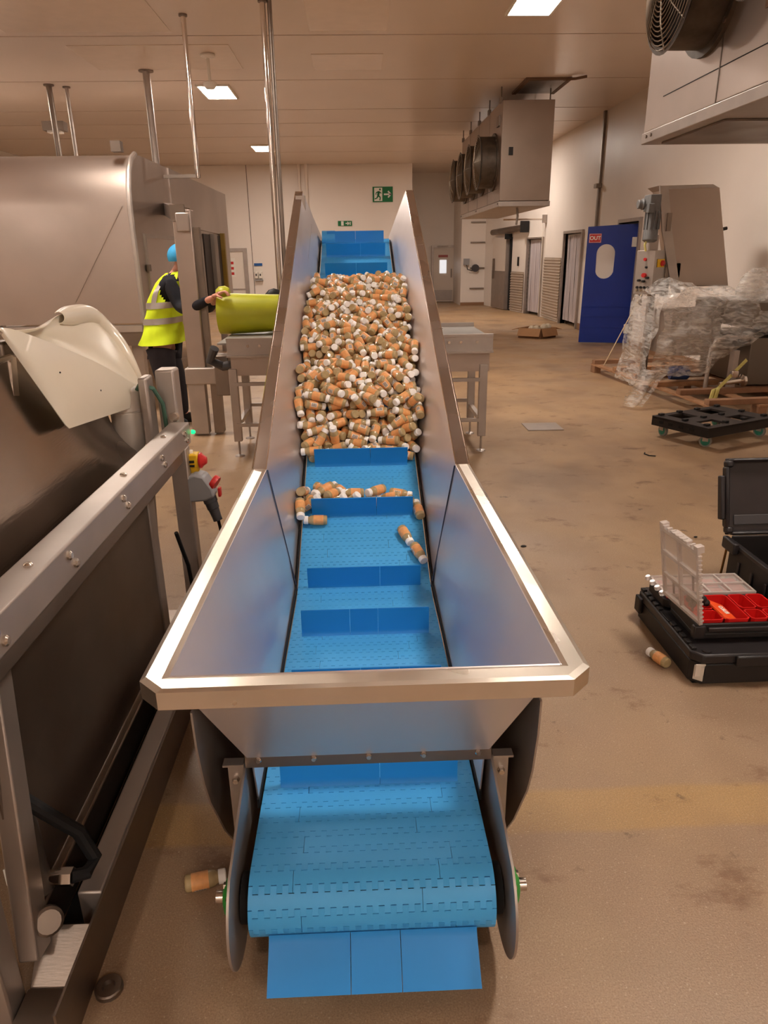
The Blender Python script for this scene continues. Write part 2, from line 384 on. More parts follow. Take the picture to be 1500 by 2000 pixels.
# alcove wall battens
for z in (.55, 1.2, 2.0, 2.62):
    struct('trim_%d' % (10 + int(z * 2)), G().box(3.8, 4.28, 24.94, 24.999, z - .02, z + .02), steel_dark, angle=0)
# pipe rail with bracket under the far cooler
pr = thing('pipe_rail', 'thin horizontal steel pipe with bracket high on the wall below the far cooler', 'pipe', (4.2, 20.2, 2.49))
G().tube((3.9, 20.05, 2.49), (5.04, 20.05, 2.49), .022, 10).build('pipe', chrome, pr)
G().box(4.94, 5.04, 20.0, 20.1, 2.4, 2.6).build('wall_bracket', steel_frame, pr)
G().tube((4.96, 20.05, 2.49), (4.96, 20.05, .1), .008, 6).build('drop_wire', white_p, pr)
# wall reel / device on alcove wall
dv = thing('wall_device', 'small grey wall-mounted reel with box above it on the white alcove wall', 'device', (3.9, 24.9, 1.2))
G().box(3.58, 3.76, 24.86, 25, 1.3, 1.5).build('junction_box', grey_p, dv)
G().tube((3.97, 24.98, 1.2), (3.97, 24.85, 1.2), .12, 14).build('reel', grey_d, dv)
G().path([(3.67, 24.9, 1.3), (3.7, 24.85, 1.16), (3.85, 24.86, 1.12), (3.9, 24.88, 1.15)], .015, 6).build('cable', black, dv)

# ------------------------------------------------------------------ strip curtains
strip_m = mat('pvc_strip', (214, 204, 206), .25, 0, alpha=.72, coat=.3)
def curtain(label, a, u, s0, s1, z0, z1, n):
    a = Vector(a); u = Vector(u); N = Vector((-u.y, u.x, 0)); mid = a + u * (s0 + s1) / 2
    t = thing('strip_curtain', label, 'curtain', mid + Vector((0, 0, z0)))
    p = a + u * s0 - N * .06 + Vector((0, 0, z1)); q = a + u * s1 - N * .06 + Vector((0, 0, z1))
    G().beam(p, q, .03, .05).build('hanging_rail', steel_frame, t)
    wd = (s1 - s0) / n
    for i in range(n):
        c = a + u * (s0 + wd * (i + .5)) - N * (.05 + .012 * (i % 2)); g = G(); hw = wd * .58
        def f(x, y, c=c, hw=hw, i=i):
            return c + u * (x * 2 - 1) * hw + N * (.012 * math.cos((x - .5) * 3) + .006 * math.sin(y * 5 + i)) + Vector((0, 0, z0 + (z1 - z0) * y))
        g.grid(f, 3, 4).build('strip', strip_m, t, thick=.003, angle=60)
curtain('translucent strip curtain in the doorway beside the blue swing door', wa, wu, 16.76 - YA, 18.08 - YA, .1, 2.04, 9)
curtain('translucent strip curtain in the doorway nearest the sliding door', fa, fu, .2, 1.18, .08, 1.98, 7)

# ------------------------------------------------------------------ blue swing door
bd = thing('swing_door', 'blue plastic swing door with red OUT sign and oblong window, standing open', 'door', (4.76, 13.9, 0))
A0 = Vector((4.30, 14.03, 0)); A1 = Vector((5.17, 13.75, 0)); du = (A1 - A0).normalized(); dn = Vector((du.y, -du.x, 0)); LW = (A1 - A0).length
def dp(s, z, o=0): return A0 + du * s + dn * o + Vector((0, 0, z))
# leaf with an oblong hole
hc = (.37, 1.50); hw, hh = .165, .305
outer = [(.0, .02), (LW, .02), (LW, 2.15), (0.02, 2.11)]
inner = []
for k in range(24):
    t = 2 * math.pi * k / 24; r = hw
    cx = hc[0] + r * math.cos(t); cz = hc[1] + (hh - r) * (1 if math.sin(t) >= 0 else -1) + r * math.sin(t); inner.append((cx, cz))
bm = bmesh.new()
def ring(pts, o): return [bm.verts.new(dp(x, z, o) - ORIG[bd]) for x, z in pts]
for o in (-.022, .022):
    O = ring(outer, o); I = ring(inner, o)
    es = [bm.edges.new((O[i], O[(i + 1) % 4])) for i in range(4)] + [bm.edges.new((I[i], I[(i + 1) % 24])) for i in range(24)]
    bmesh.ops.triangle_fill(bm, use_beauty=True, edges=es)
    if o < 0: OB, IB = O, I
for i in range(4): bm.faces.new((OB[i], OB[(i + 1) % 4], O[(i + 1) % 4], O[i]))
for i in range(24): bm.faces.new((IB[i], IB[(i + 1) % 24], I[(i + 1) % 24], I[i]))
bmesh.ops.recalc_face_normals(bm, faces=bm.faces)
me = bpy.data.meshes.new('leaf'); bm.to_mesh(me); bm.free(); me.materials.append(blue_door)
leaf = bpy.data.objects.new('leaf', me); COL.objects.link(leaf); leaf.parent = bd; ORIG[leaf] = ORIG[bd]
g = G(); g.prism([dp(x, z, -.004) for x, z in inner], dn * .008); g.build('window_pane', mat('clear_pane', (235, 235, 235), .05, alpha=.15), bd)
g = G()
for z in (.30, .50, .68): g.hexa([dp(s, zz, o) for zz in (z, z + .012) for s, o in ((0.01, .022), (LW - .01, .022), (LW - .01, .03), (.01, .03))])
g.build('bumper_ribs', blue_door, bd)
sg = G().hexa([dp(s, z, o) for z in (1.83, 1.99) for s, o in ((.05, .023), (.27, .023), (.27, .028), (.05, .028))]).build('out_sign', sign_red, bd, label='red OUT sign')
g = G()
for s0, s1, z0, z1 in ((.056, .264, 1.836, 1.842), (.056, .264, 1.978, 1.984), (.056, .062, 1.836, 1.984), (.258, .264, 1.836, 1.984)):
    g.hexa([dp(s, z, o) for z in (z0, z1) for s, o in ((s0, .028), (s1, .028), (s1, .031), (s0, .031))])
g.build('sign_border', sign_white, sg)
text('OUT', .092, basis(dp(.16, 1.91, .0305), du, (0, 0, 1)), sign_white, sg, bold=True)
for z in (.2, 1.75): g = G().hexa([dp(s, zz, o) for zz in (z, z + .17) for s, o in ((LW - .1, .022), (LW + .02, .022), (LW + .02, .05), (LW - .1, .05))]); g.build('hinge', white_p, bd, bevel=.008)
G().hexa([dp(s, zz, o) for zz in (0, 2.2) for s, o in ((LW + .01, -.03), (LW + .07, -.03), (LW + .07, .05), (LW + .01, .05))]).build('hinge_post', steel_frame, bd)

# ------------------------------------------------------------------ ceiling lights
light_m = mat('led_panel', (255, 240, 222), .5)
pb = light_m.node_tree.nodes['Principled BSDF']; pb.inputs['Emission Color'].default_value = (*LAMP_COL, 1); pb.inputs['Emission Strength'].default_value = LAMP
LL = ['ceiling light panel nearest the camera, right of the tall centre pole', 'ceiling light panel beside the hanging sprinkler, left of the centre pole', 'small distant ceiling light panel partly behind the tall centre pole']
for i, (x, y) in enumerate(LAMPS):
    t = thing('ceiling_light', LL[i] if i < 3 else 'unseen ceiling light panel, among inferred lamps and lamps added for fill', 'light', (x, y, CEIL - .02))
    if i >= 3: t['group'] = 'ceiling lights out of view'
    G().box(x - .24, x + .24, y - .49, y + .49, CEIL - .022, CEIL - .012).build('diffuser', light_m, t)
    g = G()
    for a_, b_, c_, d_ in ((-.27, -.24, -.52, .52), (.24, .27, -.52, .52), (-.24, .24, -.52, -.49), (-.24, .24, .49, .52)): g.box(x + a_, x + b_, y + c_, y + d_, CEIL - .03, CEIL)
    g.build('frame', white_p, t)
# ------------------------------------------------------------------ ceiling hung poles, sprinkler, hatch, detector
def pole(x, y, z0, r, label, mats=chrome, flange=.05, lean=(0, 0), double=False):
    t = thing('hanging_pole', label, 'pole', (x, y, z0))
    G().tube((x, y, CEIL), (x + lean[0], y + lean[1], z0), r, 12).build('tube', mats, t)
    G().tube((x, y, CEIL), (x, y, CEIL - .02), flange, 14).build('ceiling_flange', steel_dark, t)
    if double: G().tube((x + .075, y, CEIL), (x + .075 + lean[0], y + lean[1], z0), r * .8, 12).build('tube', steel_dark, t)
pole(-.945, 9.18, 1.05, .032, 'tall twin steel pole from ceiling down past the left conveyor side', double=True)
pole(-1.907, 9.65, 2.60, .03, 'slim bright steel pole landing behind the far end of the enclosure')
G().beam((-1.88, 9.65, 2.62), (-2.32, 9.65, 2.62), .04, .04).build('stay_arm', steel_dark, [o_ for o_ in COL.objects if o_.name.startswith('hanging_pole')][-1])
pole(-3.04, 12.25, 2.745, .055, 'thick grey pole from the ceiling above the middle of the enclosure', steel_frame, .11)
pole(-4.82, 13.14, 2.745, .045, 'dark pole from the ceiling above the left of the enclosure', steel_dark, .08)
pole(-4.60, 13.3, 2.745, .03, 'thin pale conduit next to the dark ceiling pole on the left', steel_frame, .06)
for x, n_ in ((-1.69, 'left'), (-1.47, 'right')):
    g = G().tube((x, 24.14, CEIL), (x, 24.14, 2.2), .045, 8)
    o = g.build('wall_conduit', white_wall2); o['label'] = 'pale vertical conduit on the far wall, %s one of the pair' % n_; o['category'] = 'pipe'
t = thing('sprinkler', 'white drop pipe with round head hanging from the ceiling near the light', 'sprinkler', (-1.96, 11.36, 3.9))
G().tube((-1.96, 11.36, CEIL), (-1.96, 11.36, 3.96), .02, 8).build('drop_pipe', white_p, t)
G().lathe([(0, .06), (.04, .09), (.07, .1), (.09, .06)], (-1.96, 11.36, 3.88), (0, 0, 1), 14).build('head', white_p, t)
G().lathe([(0, .1), (.02, .1), (.04, .05)], (-1.96, 11.36, 4.29), (0, 0, -1), 14).build('ceiling_rose', white_p, t)
t = thing('detector_box', 'small dark box under the ceiling left of the dark pole', 'box', (-5.0, 13.6, 3.85))
G().box(-5.2, -4.85, 13.6, 13.8, 3.72, 3.86).build('housing', steel_dark, t); G().tube((-5.02, 13.7, CEIL), (-5.02, 13.7, 3.86), .03, 8).build('stem', steel_frame, t)
G().box(-5.14, -4.92, 13.62, 13.78, 3.69, 3.72).build('lens', white_p, t)
t = thing('ceiling_hatch', 'torn brown edged access hatch in the ceiling above the far cooler', 'hatch', (3.3, 13.4, CEIL))
G().box(2.85, 3.45, 12.95, 13.95, CEIL - .03, CEIL - .005).build('hatch_cover', steel_dark, t)
G().box(2.78, 3.52, 12.88, 12.95, CEIL - .035, CEIL - .001).box(2.78, 2.85, 12.95, 14.0, CEIL - .035, CEIL - .001).box(3.45, 3.52, 12.95, 14.0, CEIL - .035, CEIL - .001).build('hatch_frame', mat('rusty_frame', (110, 84, 66), .7), t)
G().path([(3.4, 12.95, CEIL - .02), (3.55, 12.8, CEIL - .04), (3.7, 12.7, CEIL - .03)], .02, 6).build('torn_sealant', MATS['rusty_frame'], t)
# blank cover plates on the ceiling seen left of the tall pole
for x0, x1, y0, y1, lb in ((-4.2, -2.2, 9.0, 10.3, 'large pale flush sheet on the ceiling at the upper left'), (-3.7, -1.6, 10.9, 12.2, 'second pale flush sheet on the ceiling, nearer the sprinkler'), (-.5, .45, 8.6, 10.3, 'pale flush sheet on the ceiling right of the tall pole'), (-.55, .45, 11.4, 12.3, 'small pale flush sheet on the ceiling behind the first one')):
    o = G().box(x0, x1, y0, y1, CEIL - .006, CEIL - .001).build('cover_sheet', mat('glossy_cover', (226, 206, 186), .22, var=.03, bump=.15, bscale=2)); o['label'] = lb; o['category'] = 'ceiling sheet'
# ------------------------------------------------------------------ signs on the far wall
t = thing('exit_sign', 'large green emergency exit sign with running figure and arrow', 'sign', (.89, 24.18, 3.43))
X0, X1, Z0, Z1 = .57, 1.20, 3.21, 3.65; Yw = 24.19
G().box(X0, X1, Yw - .02, Yw, Z0, Z1).build('board', sign_green, t)
def flat(pts, y=Yw - .02, th=.004): return [(x, y, z) for x, z in pts]
G().prism(flat([(X0 + .05, Z0 + .03), (X0 + .3, Z0 + .03), (X0 + .3, Z1 - .03), (X0 + .05, Z1 - .03)]), (0, -.004, 0)).build('doorway_symbol', sign_white, t)
g = G()
def stroke(a, b, w_, y=Yw - .024): 
    a = Vector((a[0], y, a[1])); b = Vector((b[0], y, b[1])); d = (b - a).normalized(); nn = Vector((d.z, 0, -d.x)) * w_ / 2
    g.prism([a + nn, b + nn, b - nn, a - nn], (0, -.004, 0))
cx, cz = X0 + .19, Z0 + .22
stroke((cx + .01, cz + .09), (cx - .02, cz - .03), .07); stroke((cx - .02, cz - .03), (cx + .05, cz - .09), .04); stroke((cx + .05, cz - .09), (cx + .03, cz - .17), .035)
stroke((cx - .02, cz - .03), (cx - .06, cz - .11), .04); stroke((cx - .06, cz - .11), (cx - .13, cz - .13), .03)
stroke((cx + .01, cz + .08), (cx + .08, cz + .03), .03); stroke((cx, cz + .08), (cx - .08, cz + .05), .03); stroke((cx - .08, cz + .05), (cx - .09, cz - .01), .025)
g.prism([(cx + .04 + .03 * math.cos(k), Yw - .024, cz + .14 + .03 * math.sin(k)) for k in [i * math.pi / 5 for i in range(10)]], (0, -.004, 0))
g.build('running_figure', sign_green, t)
g = G(); stroke((X0 + .35, Z0 + .22), (X0 + .55, Z0 + .22), .045); stroke((X0 + .48, Z0 + .31), (X0 + .57, Z0 + .21), .045); stroke((X0 + .48, Z0 + .13), (X0 + .57, Z0 + .23), .045)
g.build('arrow', sign_white, t)
t = thing('exit_sign_small', 'small low green and white exit strip sign, lower left of the large one', 'sign', (-.32, 24.18, 2.6))
G().box(-.54, -.10, Yw - .02, Yw, 2.53, 2.68).build('board', sign_green, t)
g = G(); g.prism(flat([(-.44, 2.54), (-.36, 2.54), (-.36, 2.67), (-.44, 2.67)]), (0, -.004, 0)); stroke((-.30, 2.605), (-.2, 2.605), .03); stroke((-.24, 2.65), (-.19, 2.60), .03); stroke((-.24, 2.56), (-.19, 2.61), .03)
g.prism(flat([(-.17, 2.56), (-.14, 2.56), (-.14, 2.65), (-.17, 2.65)]), (0, -.004, 0)); g.build('symbols', sign_white, t)
t = thing('soap_station', 'pair of white wall dispensers below a small blue strip sign', 'dispenser', (-3.13, 24.1, 1.1))
G().box(-3.26, -3.0, 24.17, 24.19, 1.38, 1.46).build('blue_strip_sign', mat('sign_blue', (40, 92, 160), .4), t)
G().box(-3.25, -3.01, 24.185, 24.19, .95, 1.36).build('backing_board', white_p, t)
for x in (-3.2, -3.07):
    d_ = G().box(x - .05, x + .05, 24.07, 24.185, 1.0, 1.2).build('dispenser', white_p, t, bevel=.01)
    G().box(x - .02, x + .02, 24.06, 24.07, 1.08, 1.14).build('level_window', black, d_)
g = G().box(-3.25, -3.0, 24.05, 24.18, .93, .97); g.build('drip_tray', grey_p, t)
o = G().box(1.69, 2.05, 6.94, 7.26, .002, .008).build('drain_cover', steel_frame); o['label'] = 'square steel drain cover set in the floor right of the conveyor'; o['category'] = 'drain cover'

# ------------------------------------------------------------------ incline conveyor
ZF, KN, AL = .29, 2.85, math.radians(21.1)
CA, SA = math.cos(AL), math.sin(AL)
def belt_z(y): return ZF if y < KN else ZF + (y - KN) * math.tan(AL)
cv = thing('incline_conveyor', 'long inclined bucket conveyor with steel trough, flared steel hopper and blue flighted belt', 'conveyor', (0, 2.5, 0))
TOP = 6.8; BW = .30
def rim_z(y): return belt_z(y) + .40
HZ = .788; KY = 3.104; FY = 1.426; HW = .458; KW = .432; TW = .452; BT = 1.55
for s in (-1, 1):
    X = lambda v: s * v
    # upper trough side
    n = 1
    q = [(X(.306), 2.86, belt_z(2.86) - .02), (X(.306), 6.95, belt_z(6.95) - .03), (X(TW), TOP, rim_z(TOP)), (X(KW), KY, HZ)]
    G().plate(q, .004).build('trough_side', steel_in, cv, angle=0)
    # hopper side: rim edge to belt edge
    fr = [Vector((X(.306), BT + .02, ZF)), Vector((X(.310), BT, .44)), Vector((X(HW), FY, HZ))]; bk = [Vector((X(.306), 2.86, ZF - .02)), Vector((X(.338), 2.93, .43)), Vector((X(KW), KY, HZ))]
    def hs(u, v, fr=fr, bk=bk):
        e = lambda q: q[0].lerp(q[1], v / .3) if v < .3 else q[1].lerp(q[2], (v - .3) / .7)
        return e(fr).lerp(e(bk), u)
    g = G(); g.grid(hs, 12, 10); g.build('hopper_side', steel_in, cv, angle=60, thick=.004)
    # folded seam strips between hopper and trough
    G().beam((X(KW - .004), KY, HZ - .004), (X(.302), 2.87, ZF), .006, .02).build('seam_strip', mat('seam_steel', (70, 84, 112), .3, 1.), cv)
    # rim flange of the trough (flat strip + turned down lip), then hopper
    g = G(); a = Vector((X(TW), TOP, rim_z(TOP))); b = Vector((X(KW), KY, HZ)); ox = Vector((s * .06, 0, 0))
    g.hexa([a, a + ox, b + ox, b, a + Vector((0, 0, .004)), a + ox + Vector((0, 0, .004)), b + ox + Vector((0, 0, .004)), b + Vector((0, 0, .004))])
    dz = Vector((0, 0, -.04)); e = Vector((s * .004, 0, 0))
    g.hexa([a + ox + dz, a + ox + e + dz, b + ox + e + dz, b + ox + dz, a + ox, a + ox + e, b + ox + e, b + ox])
    g.build('trough_rim', mat('brown_rim_steel', (178, 162, 150), .28, 1., rvar=.05, vscale=4), cv, angle=0)
    G().tube(a + ox + Vector((0, 0, .003)), b + ox + Vector((0, 0, .003)), .004, 6).build('rim_edge', chrome, cv)
    G().tube(a + Vector((0, 0, .003)), b + Vector((0, 0, .003)), .003, 6).build('rim_edge', chrome, cv)
    for yy in (4.35, 5.6): G().box(X(.434 + .02) if s > 0 else X(.51), X(.51) if s > 0 else X(.454), yy, yy + .004, rim_z(yy) + .003, rim_z(yy) + .0065).build('weld_joint', steel_dark, cv)
    # outer stiffener on the trough
    G().beam((X(.40), 3.3, belt_z(3.3) + .12), (X(.40), 6.7, belt_z(6.7) + .12), .05, .12).build('side_channel', steel_frame, cv)
    # black edge seal between belt and side
    for y0, y1 in ((1.56, 2.86), (2.86, 6.75)):
        G().beam((X(.304), y0, belt_z(y0) + .004), (X(.304), y1, belt_z(y1) + .004), .006, .03).build('edge_seal', black_soft, cv)
# hopper rim: folded flange with chamfered corners, lip outside
def rim_pts(off, z):
    c = .05
    return [
        (-(KW + off), KY, z), (-(HW + off), FY - off + (c if off > .02 else .0), z), (-(HW + off) + (c if off > .02 else .0), FY - off, z),
        ((HW + off) - (c if off > .02 else .0), FY - off, z), ((HW + off), FY - off + (c if off > .02 else .0), z), ((KW + off), KY, z)]
I = rim_pts(0, HZ); O = rim_pts(.062, HZ); O2 = rim_pts(.062, HZ - .045); I2 = rim_pts(.012, HZ + .004); O1 = rim_pts(.05, HZ + .004)
g = G(); vs_ = I + I2 + O1 + O + O2; fs_ = []
for k in range(5):
    for r_ in range(4): fs_.append((r_ * 6 + k, r_ * 6 + k + 1, (r_ + 1) * 6 + k + 1, (r_ + 1) * 6 + k))
g.add(vs_, fs_); g.build('hopper_rim', steel_rim, cv, angle=0, thick=.003)
# front apron with corner facets
G().add([(-HW, FY, HZ), (-.31, FY, HZ), (.31, FY, HZ), (HW, FY, HZ), (-.31, BT, .44), (.31, BT, .44)], [(1, 2, 5, 4), (0, 1, 4), (2, 3, 5)]).build('front_apron', steel_in, cv, angle=0, thick=.004)
fb = G().box(-.325, .325, BT - .008, BT - .003, .43, .475).build('apron_bottom_strip', steel_dark, cv)
for i in range(5): G().lathe([(0, .009), (.004, .009), (.008, .006)], (-.29 + i * .145, BT - .009, .455), (0, -1, 0), 10).build('bolt', bolt_m, fb)
# curved outer guards
gp = [(1.449, .672), (1.455, .568), (1.483, .435), (1.52, .34), (1.569, .256), (1.64, .13), (1.733, .0), (2.6, 0.0), (2.9, .25), (3.0, .672)]
for s in (-1, 1):
    G().prism([(s * .42, y, z) for y, z in gp], (s * .005, 0, 0)).build('curved_guard', steel_frame, cv, angle=0)
    # nose plates with rounded front
    pts = []
    for k in range(17):
        t = math.pi * (-.5 - k / 16 * .82); pts.append((1.345 + .165 * math.cos(t) * 1.0, .215 + .165 * math.sin(t)))
    poly = [(1.345, .05)] + pts[1:] + [(1.47, .41), (1.56, .435), (1.9, .435), (1.9, .1), (1.6, .06)]
    np_ = G().prism([(s * .325, y, z) for y, z in poly], (s * .006, 0, 0)).build('nose_plate', steel_frame, cv, angle=30)
    for y_, z_ in ((1.345, .13), (1.25, .3), (1.45, .12), (1.42, .31)): G().lathe([(0, .007), (.006, .007), (.008, .004)], (s * .331, y_, z_), (s, 0, 0), 8).build('bolt', bolt_m, np_)
    b_ = G().lathe([(0, .055), (.015, .055), (.03, .04), (.036, .022)], (s * .332, 1.345, .205), (s, 0, 0), 20).build('bearing_housing', green_p, cv, label='green bearing housing')
    G().lathe([(0, .016), (.02, .016)], (s * .366, 1.345, .205), (s, 0, 0), 12).build('shaft_end', bolt_m, b_)
    for dz_ in (-.035, .035): G().lathe([(0, .009), (.01, .009)], (s * .355, 1.345, .205 + dz_), (s, 0, 0), 6).build('bolt', bolt_m, b_)
    # brackets holding nose plates to the hopper
    br = G().box(min(s * .332, s * .375), max(s * .332, s * .375), 1.555, 1.56, .20, .435).box(min(s * .332, s * .385), max(s * .332, s * .385), 1.54, 1.57, .435, .441).build('nose_bracket', steel_frame, cv, angle=0)
    G().lathe([(0, .011), (.004, .011), (.008, .008), (.014, .008)], (s * .356, 1.555, .385), (0, -1, 0), 6).build('bolt', bolt_m, br)
# belt bed and return
G().box(-.29, .29, 1.36, 2.86, .24, .262).beam((0, 2.86, belt_z(2.86) - .04), (0, 6.75, belt_z(6.75) - .04), .58, .02).build('belt_bed', black_soft, cv)
G().tube((-.32, 1.345, .2), (.32, 1.345, .2), .06, 20).build('nose_roller', black_soft, cv)
hr = G().tube((-.30, 6.80, belt_z(6.8) - .05), (.30, 6.80, belt_z(6.8) - .05), .06, 20).build('head_roller', blue_belt, cv)
G().tube((-.295, 6.78, belt_z(6.78) + .03), (-.18, 6.78, belt_z(6.78) + .03), .06, 22).build('head_sprocket', blue_belt, cv)
# belt modules: fingered rows following the path
PITCH = .0525; R = .088; YC = 1.345; ZC = ZF - R
def row_mesh(cuts, bend=False):
    g = G(); p = PITCH; per = .0286; amp = .009; gx = .0004; gy = .0009; th = .011
    xs = [-BW + .004] + cuts + [BW - .004]
    def outline(x0, x1, edge, grow):
        pts = []; n0 = math.floor(x0 / per * 2) ; x = x0; k = n0
        lv = lambda k: 1 if k % 2 else -1
        pts.append((x0, lv(k)))
        while (k + 1) * per / 2 < x1:
            xx = (k + 1) * per / 2; a, b = lv(k), lv(k + 1)
            sh = gx * (1 if a < b else -1) * grow
            pts.append((xx + sh, a)); pts.append((xx + sh, b)); k += 1
        pts.append((x1, lv(k)))
        return pts
    for i in range(len(xs) - 1):
        x0 = xs[i] + (.0006 if i else 0); x1 = xs[i + 1] - (.0006 if i < len(xs) - 2 else 0)
        lo = [(x, -p / 2 + amp * s_ + gy) for x, s_ in outline(x0, x1, 0, 1)]
        hi = [(x, p / 2 + amp * s_ - gy) for x, s_ in outline(x0, x1, 1, -1)]
        # columns of quads between the lower and upper toothed edges
        n = len(lo); ty = [lo, [(x, -p * .22) for x, _ in lo], [(x, 0) for x, _ in lo], [(x, p * .22) for x, _ in lo], hi] if bend else [lo, hi]
        m_ = len(ty); vs = [(x, y, 0) for r_ in ty for x, y in r_] + [(x, y, -th) for x, y in lo] + [(x, y, -th) for x, y in hi]
        if bend: vs = [(x, (R + z) * math.sin(y / R), (R + z) * math.cos(y / R) - R) for x, y, z in vs]
        fs = []
        for k in range(n - 1):
            for j in range(m_ - 1): fs.append((j * n + k, j * n + k + 1, (j + 1) * n + k + 1, (j + 1) * n + k))
            fs.append((m_ * n + k, m_ * n + k + 1, k + 1, k)); fs.append(((m_ - 1) * n + k, (m_ - 1) * n + k + 1, (m_ + 1) * n + k + 1, (m_ + 1) * n + k))
        fs.append(tuple(j * n for j in range(m_)) + ((m_ + 1) * n, m_ * n)); fs.append(tuple(j * n + n - 1 for j in reversed(range(m_))) + (m_ * n + n - 1, (m_ + 1) * n + n - 1))
        g.add(vs, fs)
    return g.mesh('belt_module', blue_belt, angle=25 if bend else 0)
CUTS = [[-.19, .165], [.20], [-.17], [.12]]
rows = [row_mesh(c) for c in CUTS]; nose_rows = [row_mesh(c, True) for c in CUTS]
# path: list of (y, z, tilt) of row centres
def path_at(d):   # d: distance from the start of the flat run (y=YC), negative = around the nose
    if d < 0:
        t = -d / R
        return YC - R * math.sin(t), ZC + R * math.cos(t), t
    L1 = KN - .12 - YC
    if d < L1: return YC + d, ZF, 0
    # blend arc into incline
    rb = .12 * 2 / math.tan(AL / 2) / 2 * 1.0; arc = rb * AL
    if d < L1 + arc:
        t = (d - L1) / rb
        return YC + L1 + rb * math.sin(t), ZF + rb * (1 - math.cos(t)), -t
    e = d - L1 - arc; y0 = YC + L1 + rb * math.sin(AL); z0 = ZF + rb * (1 - math.cos(AL))
    return y0 + e * CA, z0 + e * SA, -AL
d = -5 * PITCH - .0; k = 0
while True:
    y, z, t = path_at(d + PITCH / 2)
    if y > 6.78: break
    o = bpy.data.objects.new('belt_module', (nose_rows if t > .1 else rows)[k % 4]); COL.objects.link(o); o.parent = cv
    o.location = Vector((0, y, z)) - ORIG[cv]
    o.rotation_euler = (abs(t), 0, 0)
    k += 1; d += PITCH
# flights
FH, FW = .11, .25
fl_mesh = {}
def flight(y, z, ang, cuts, h=FH):
    key = tuple(cuts)
    xs = [-FW] + list(cuts) + [FW]
    for i in range(len(xs) - 1):
        x0 = xs[i] + (.0008 if i else 0); x1 = xs[i + 1] - (.0008 if i < len(xs) - 2 else 0)
        kk = (round(x0, 4), round(x1, 4), h)
        if kk not in fl_mesh:
            g = G(); pr_ = [(-.011, 0), (.011, 0), (.006, .008), (.0035, .02), (.0025, h), (-.0025, h), (-.0035, .02), (-.006, .008)]
            g.prism([(x0, a_, b_) for a_, b_ in pr_], (x1 - x0, 0, 0)); fl_mesh[kk] = g.mesh('flight', blue_flight, angle=40)
        o = bpy.data.objects.new('flight', fl_mesh[kk]); COL.objects.link(o); o.parent = cv
        o.location = Vector((0, y, z)) - ORIG[cv]; o.rotation_euler = (ang, 0, 0)
flight(YC - R * math.sin(2.05), ZC + R * math.cos(2.05), 2.22, [-.055, .065], .125)
CU = [[.03], [-.02, .11], [-.07, .05], [-.055], [.07], [.05], [.06], [-.03, .1], [.02], [-.06], [.08], [.0], [.04]]
for i, y in enumerate([1.635, 2.055]): flight(y, ZF, 0, CU[i])
flight(2.475, ZF, 0, [-.06, .05]); flight(2.875, ZF + .008, math.radians(10), [.07])
for i, y in enumerate([3.331, 3.713] + [3.713 + .3918 * k for k in range(1, 8)]): flight(y, belt_z(y), AL, CU[(i + 4) % 13])
flight(6.74, belt_z(6.74), AL * .3, [.0], .10)
# legs and head end
for y in (3.0, 5.9):
    zt = belt_z(y) - .1
    for s in (-1, 1):
        lg = G().box(s * .27 - .03, s * .27 + .03, y - .03, y + .03, .11 if y > 4 else .1, zt).build('leg', steel_frame, cv)
        wv = G().tube((s * .27 - .018, y, .055), (s * .27 + .018, y, .055), .055, 18).build('castor_wheel', black_soft, lg)
        G().box(s * .27 - .03, s * .27 + .03, y - .025, y + .025, .09, .115).build('castor_fork', steel_dark, lg)
    G().box(-.27, .27, y - .02, y + .02, min(.3, zt - .06), min(.34, zt - .02)).build('cross_bar', steel_frame, cv)
G().beam((.27, 3.0, .16), (.27, 5.9, .16), .04, .04).beam((-.27, 3.0, .16), (-.27, 5.9, .16), .04, .04).build('base_rail', steel_frame, cv)
for s in (-1, 1): G().beam((s * .27, 3.0, .2), (s * .27, 1.8, .2), .04, .06).build('nose_rail', steel_frame, cv)
# small bracket plate standing on the far left side of the trough
G().box(-.50, -.42, 6.6, 6.66, 1.95, 2.17).build('end_bracket', steel_frame, cv)

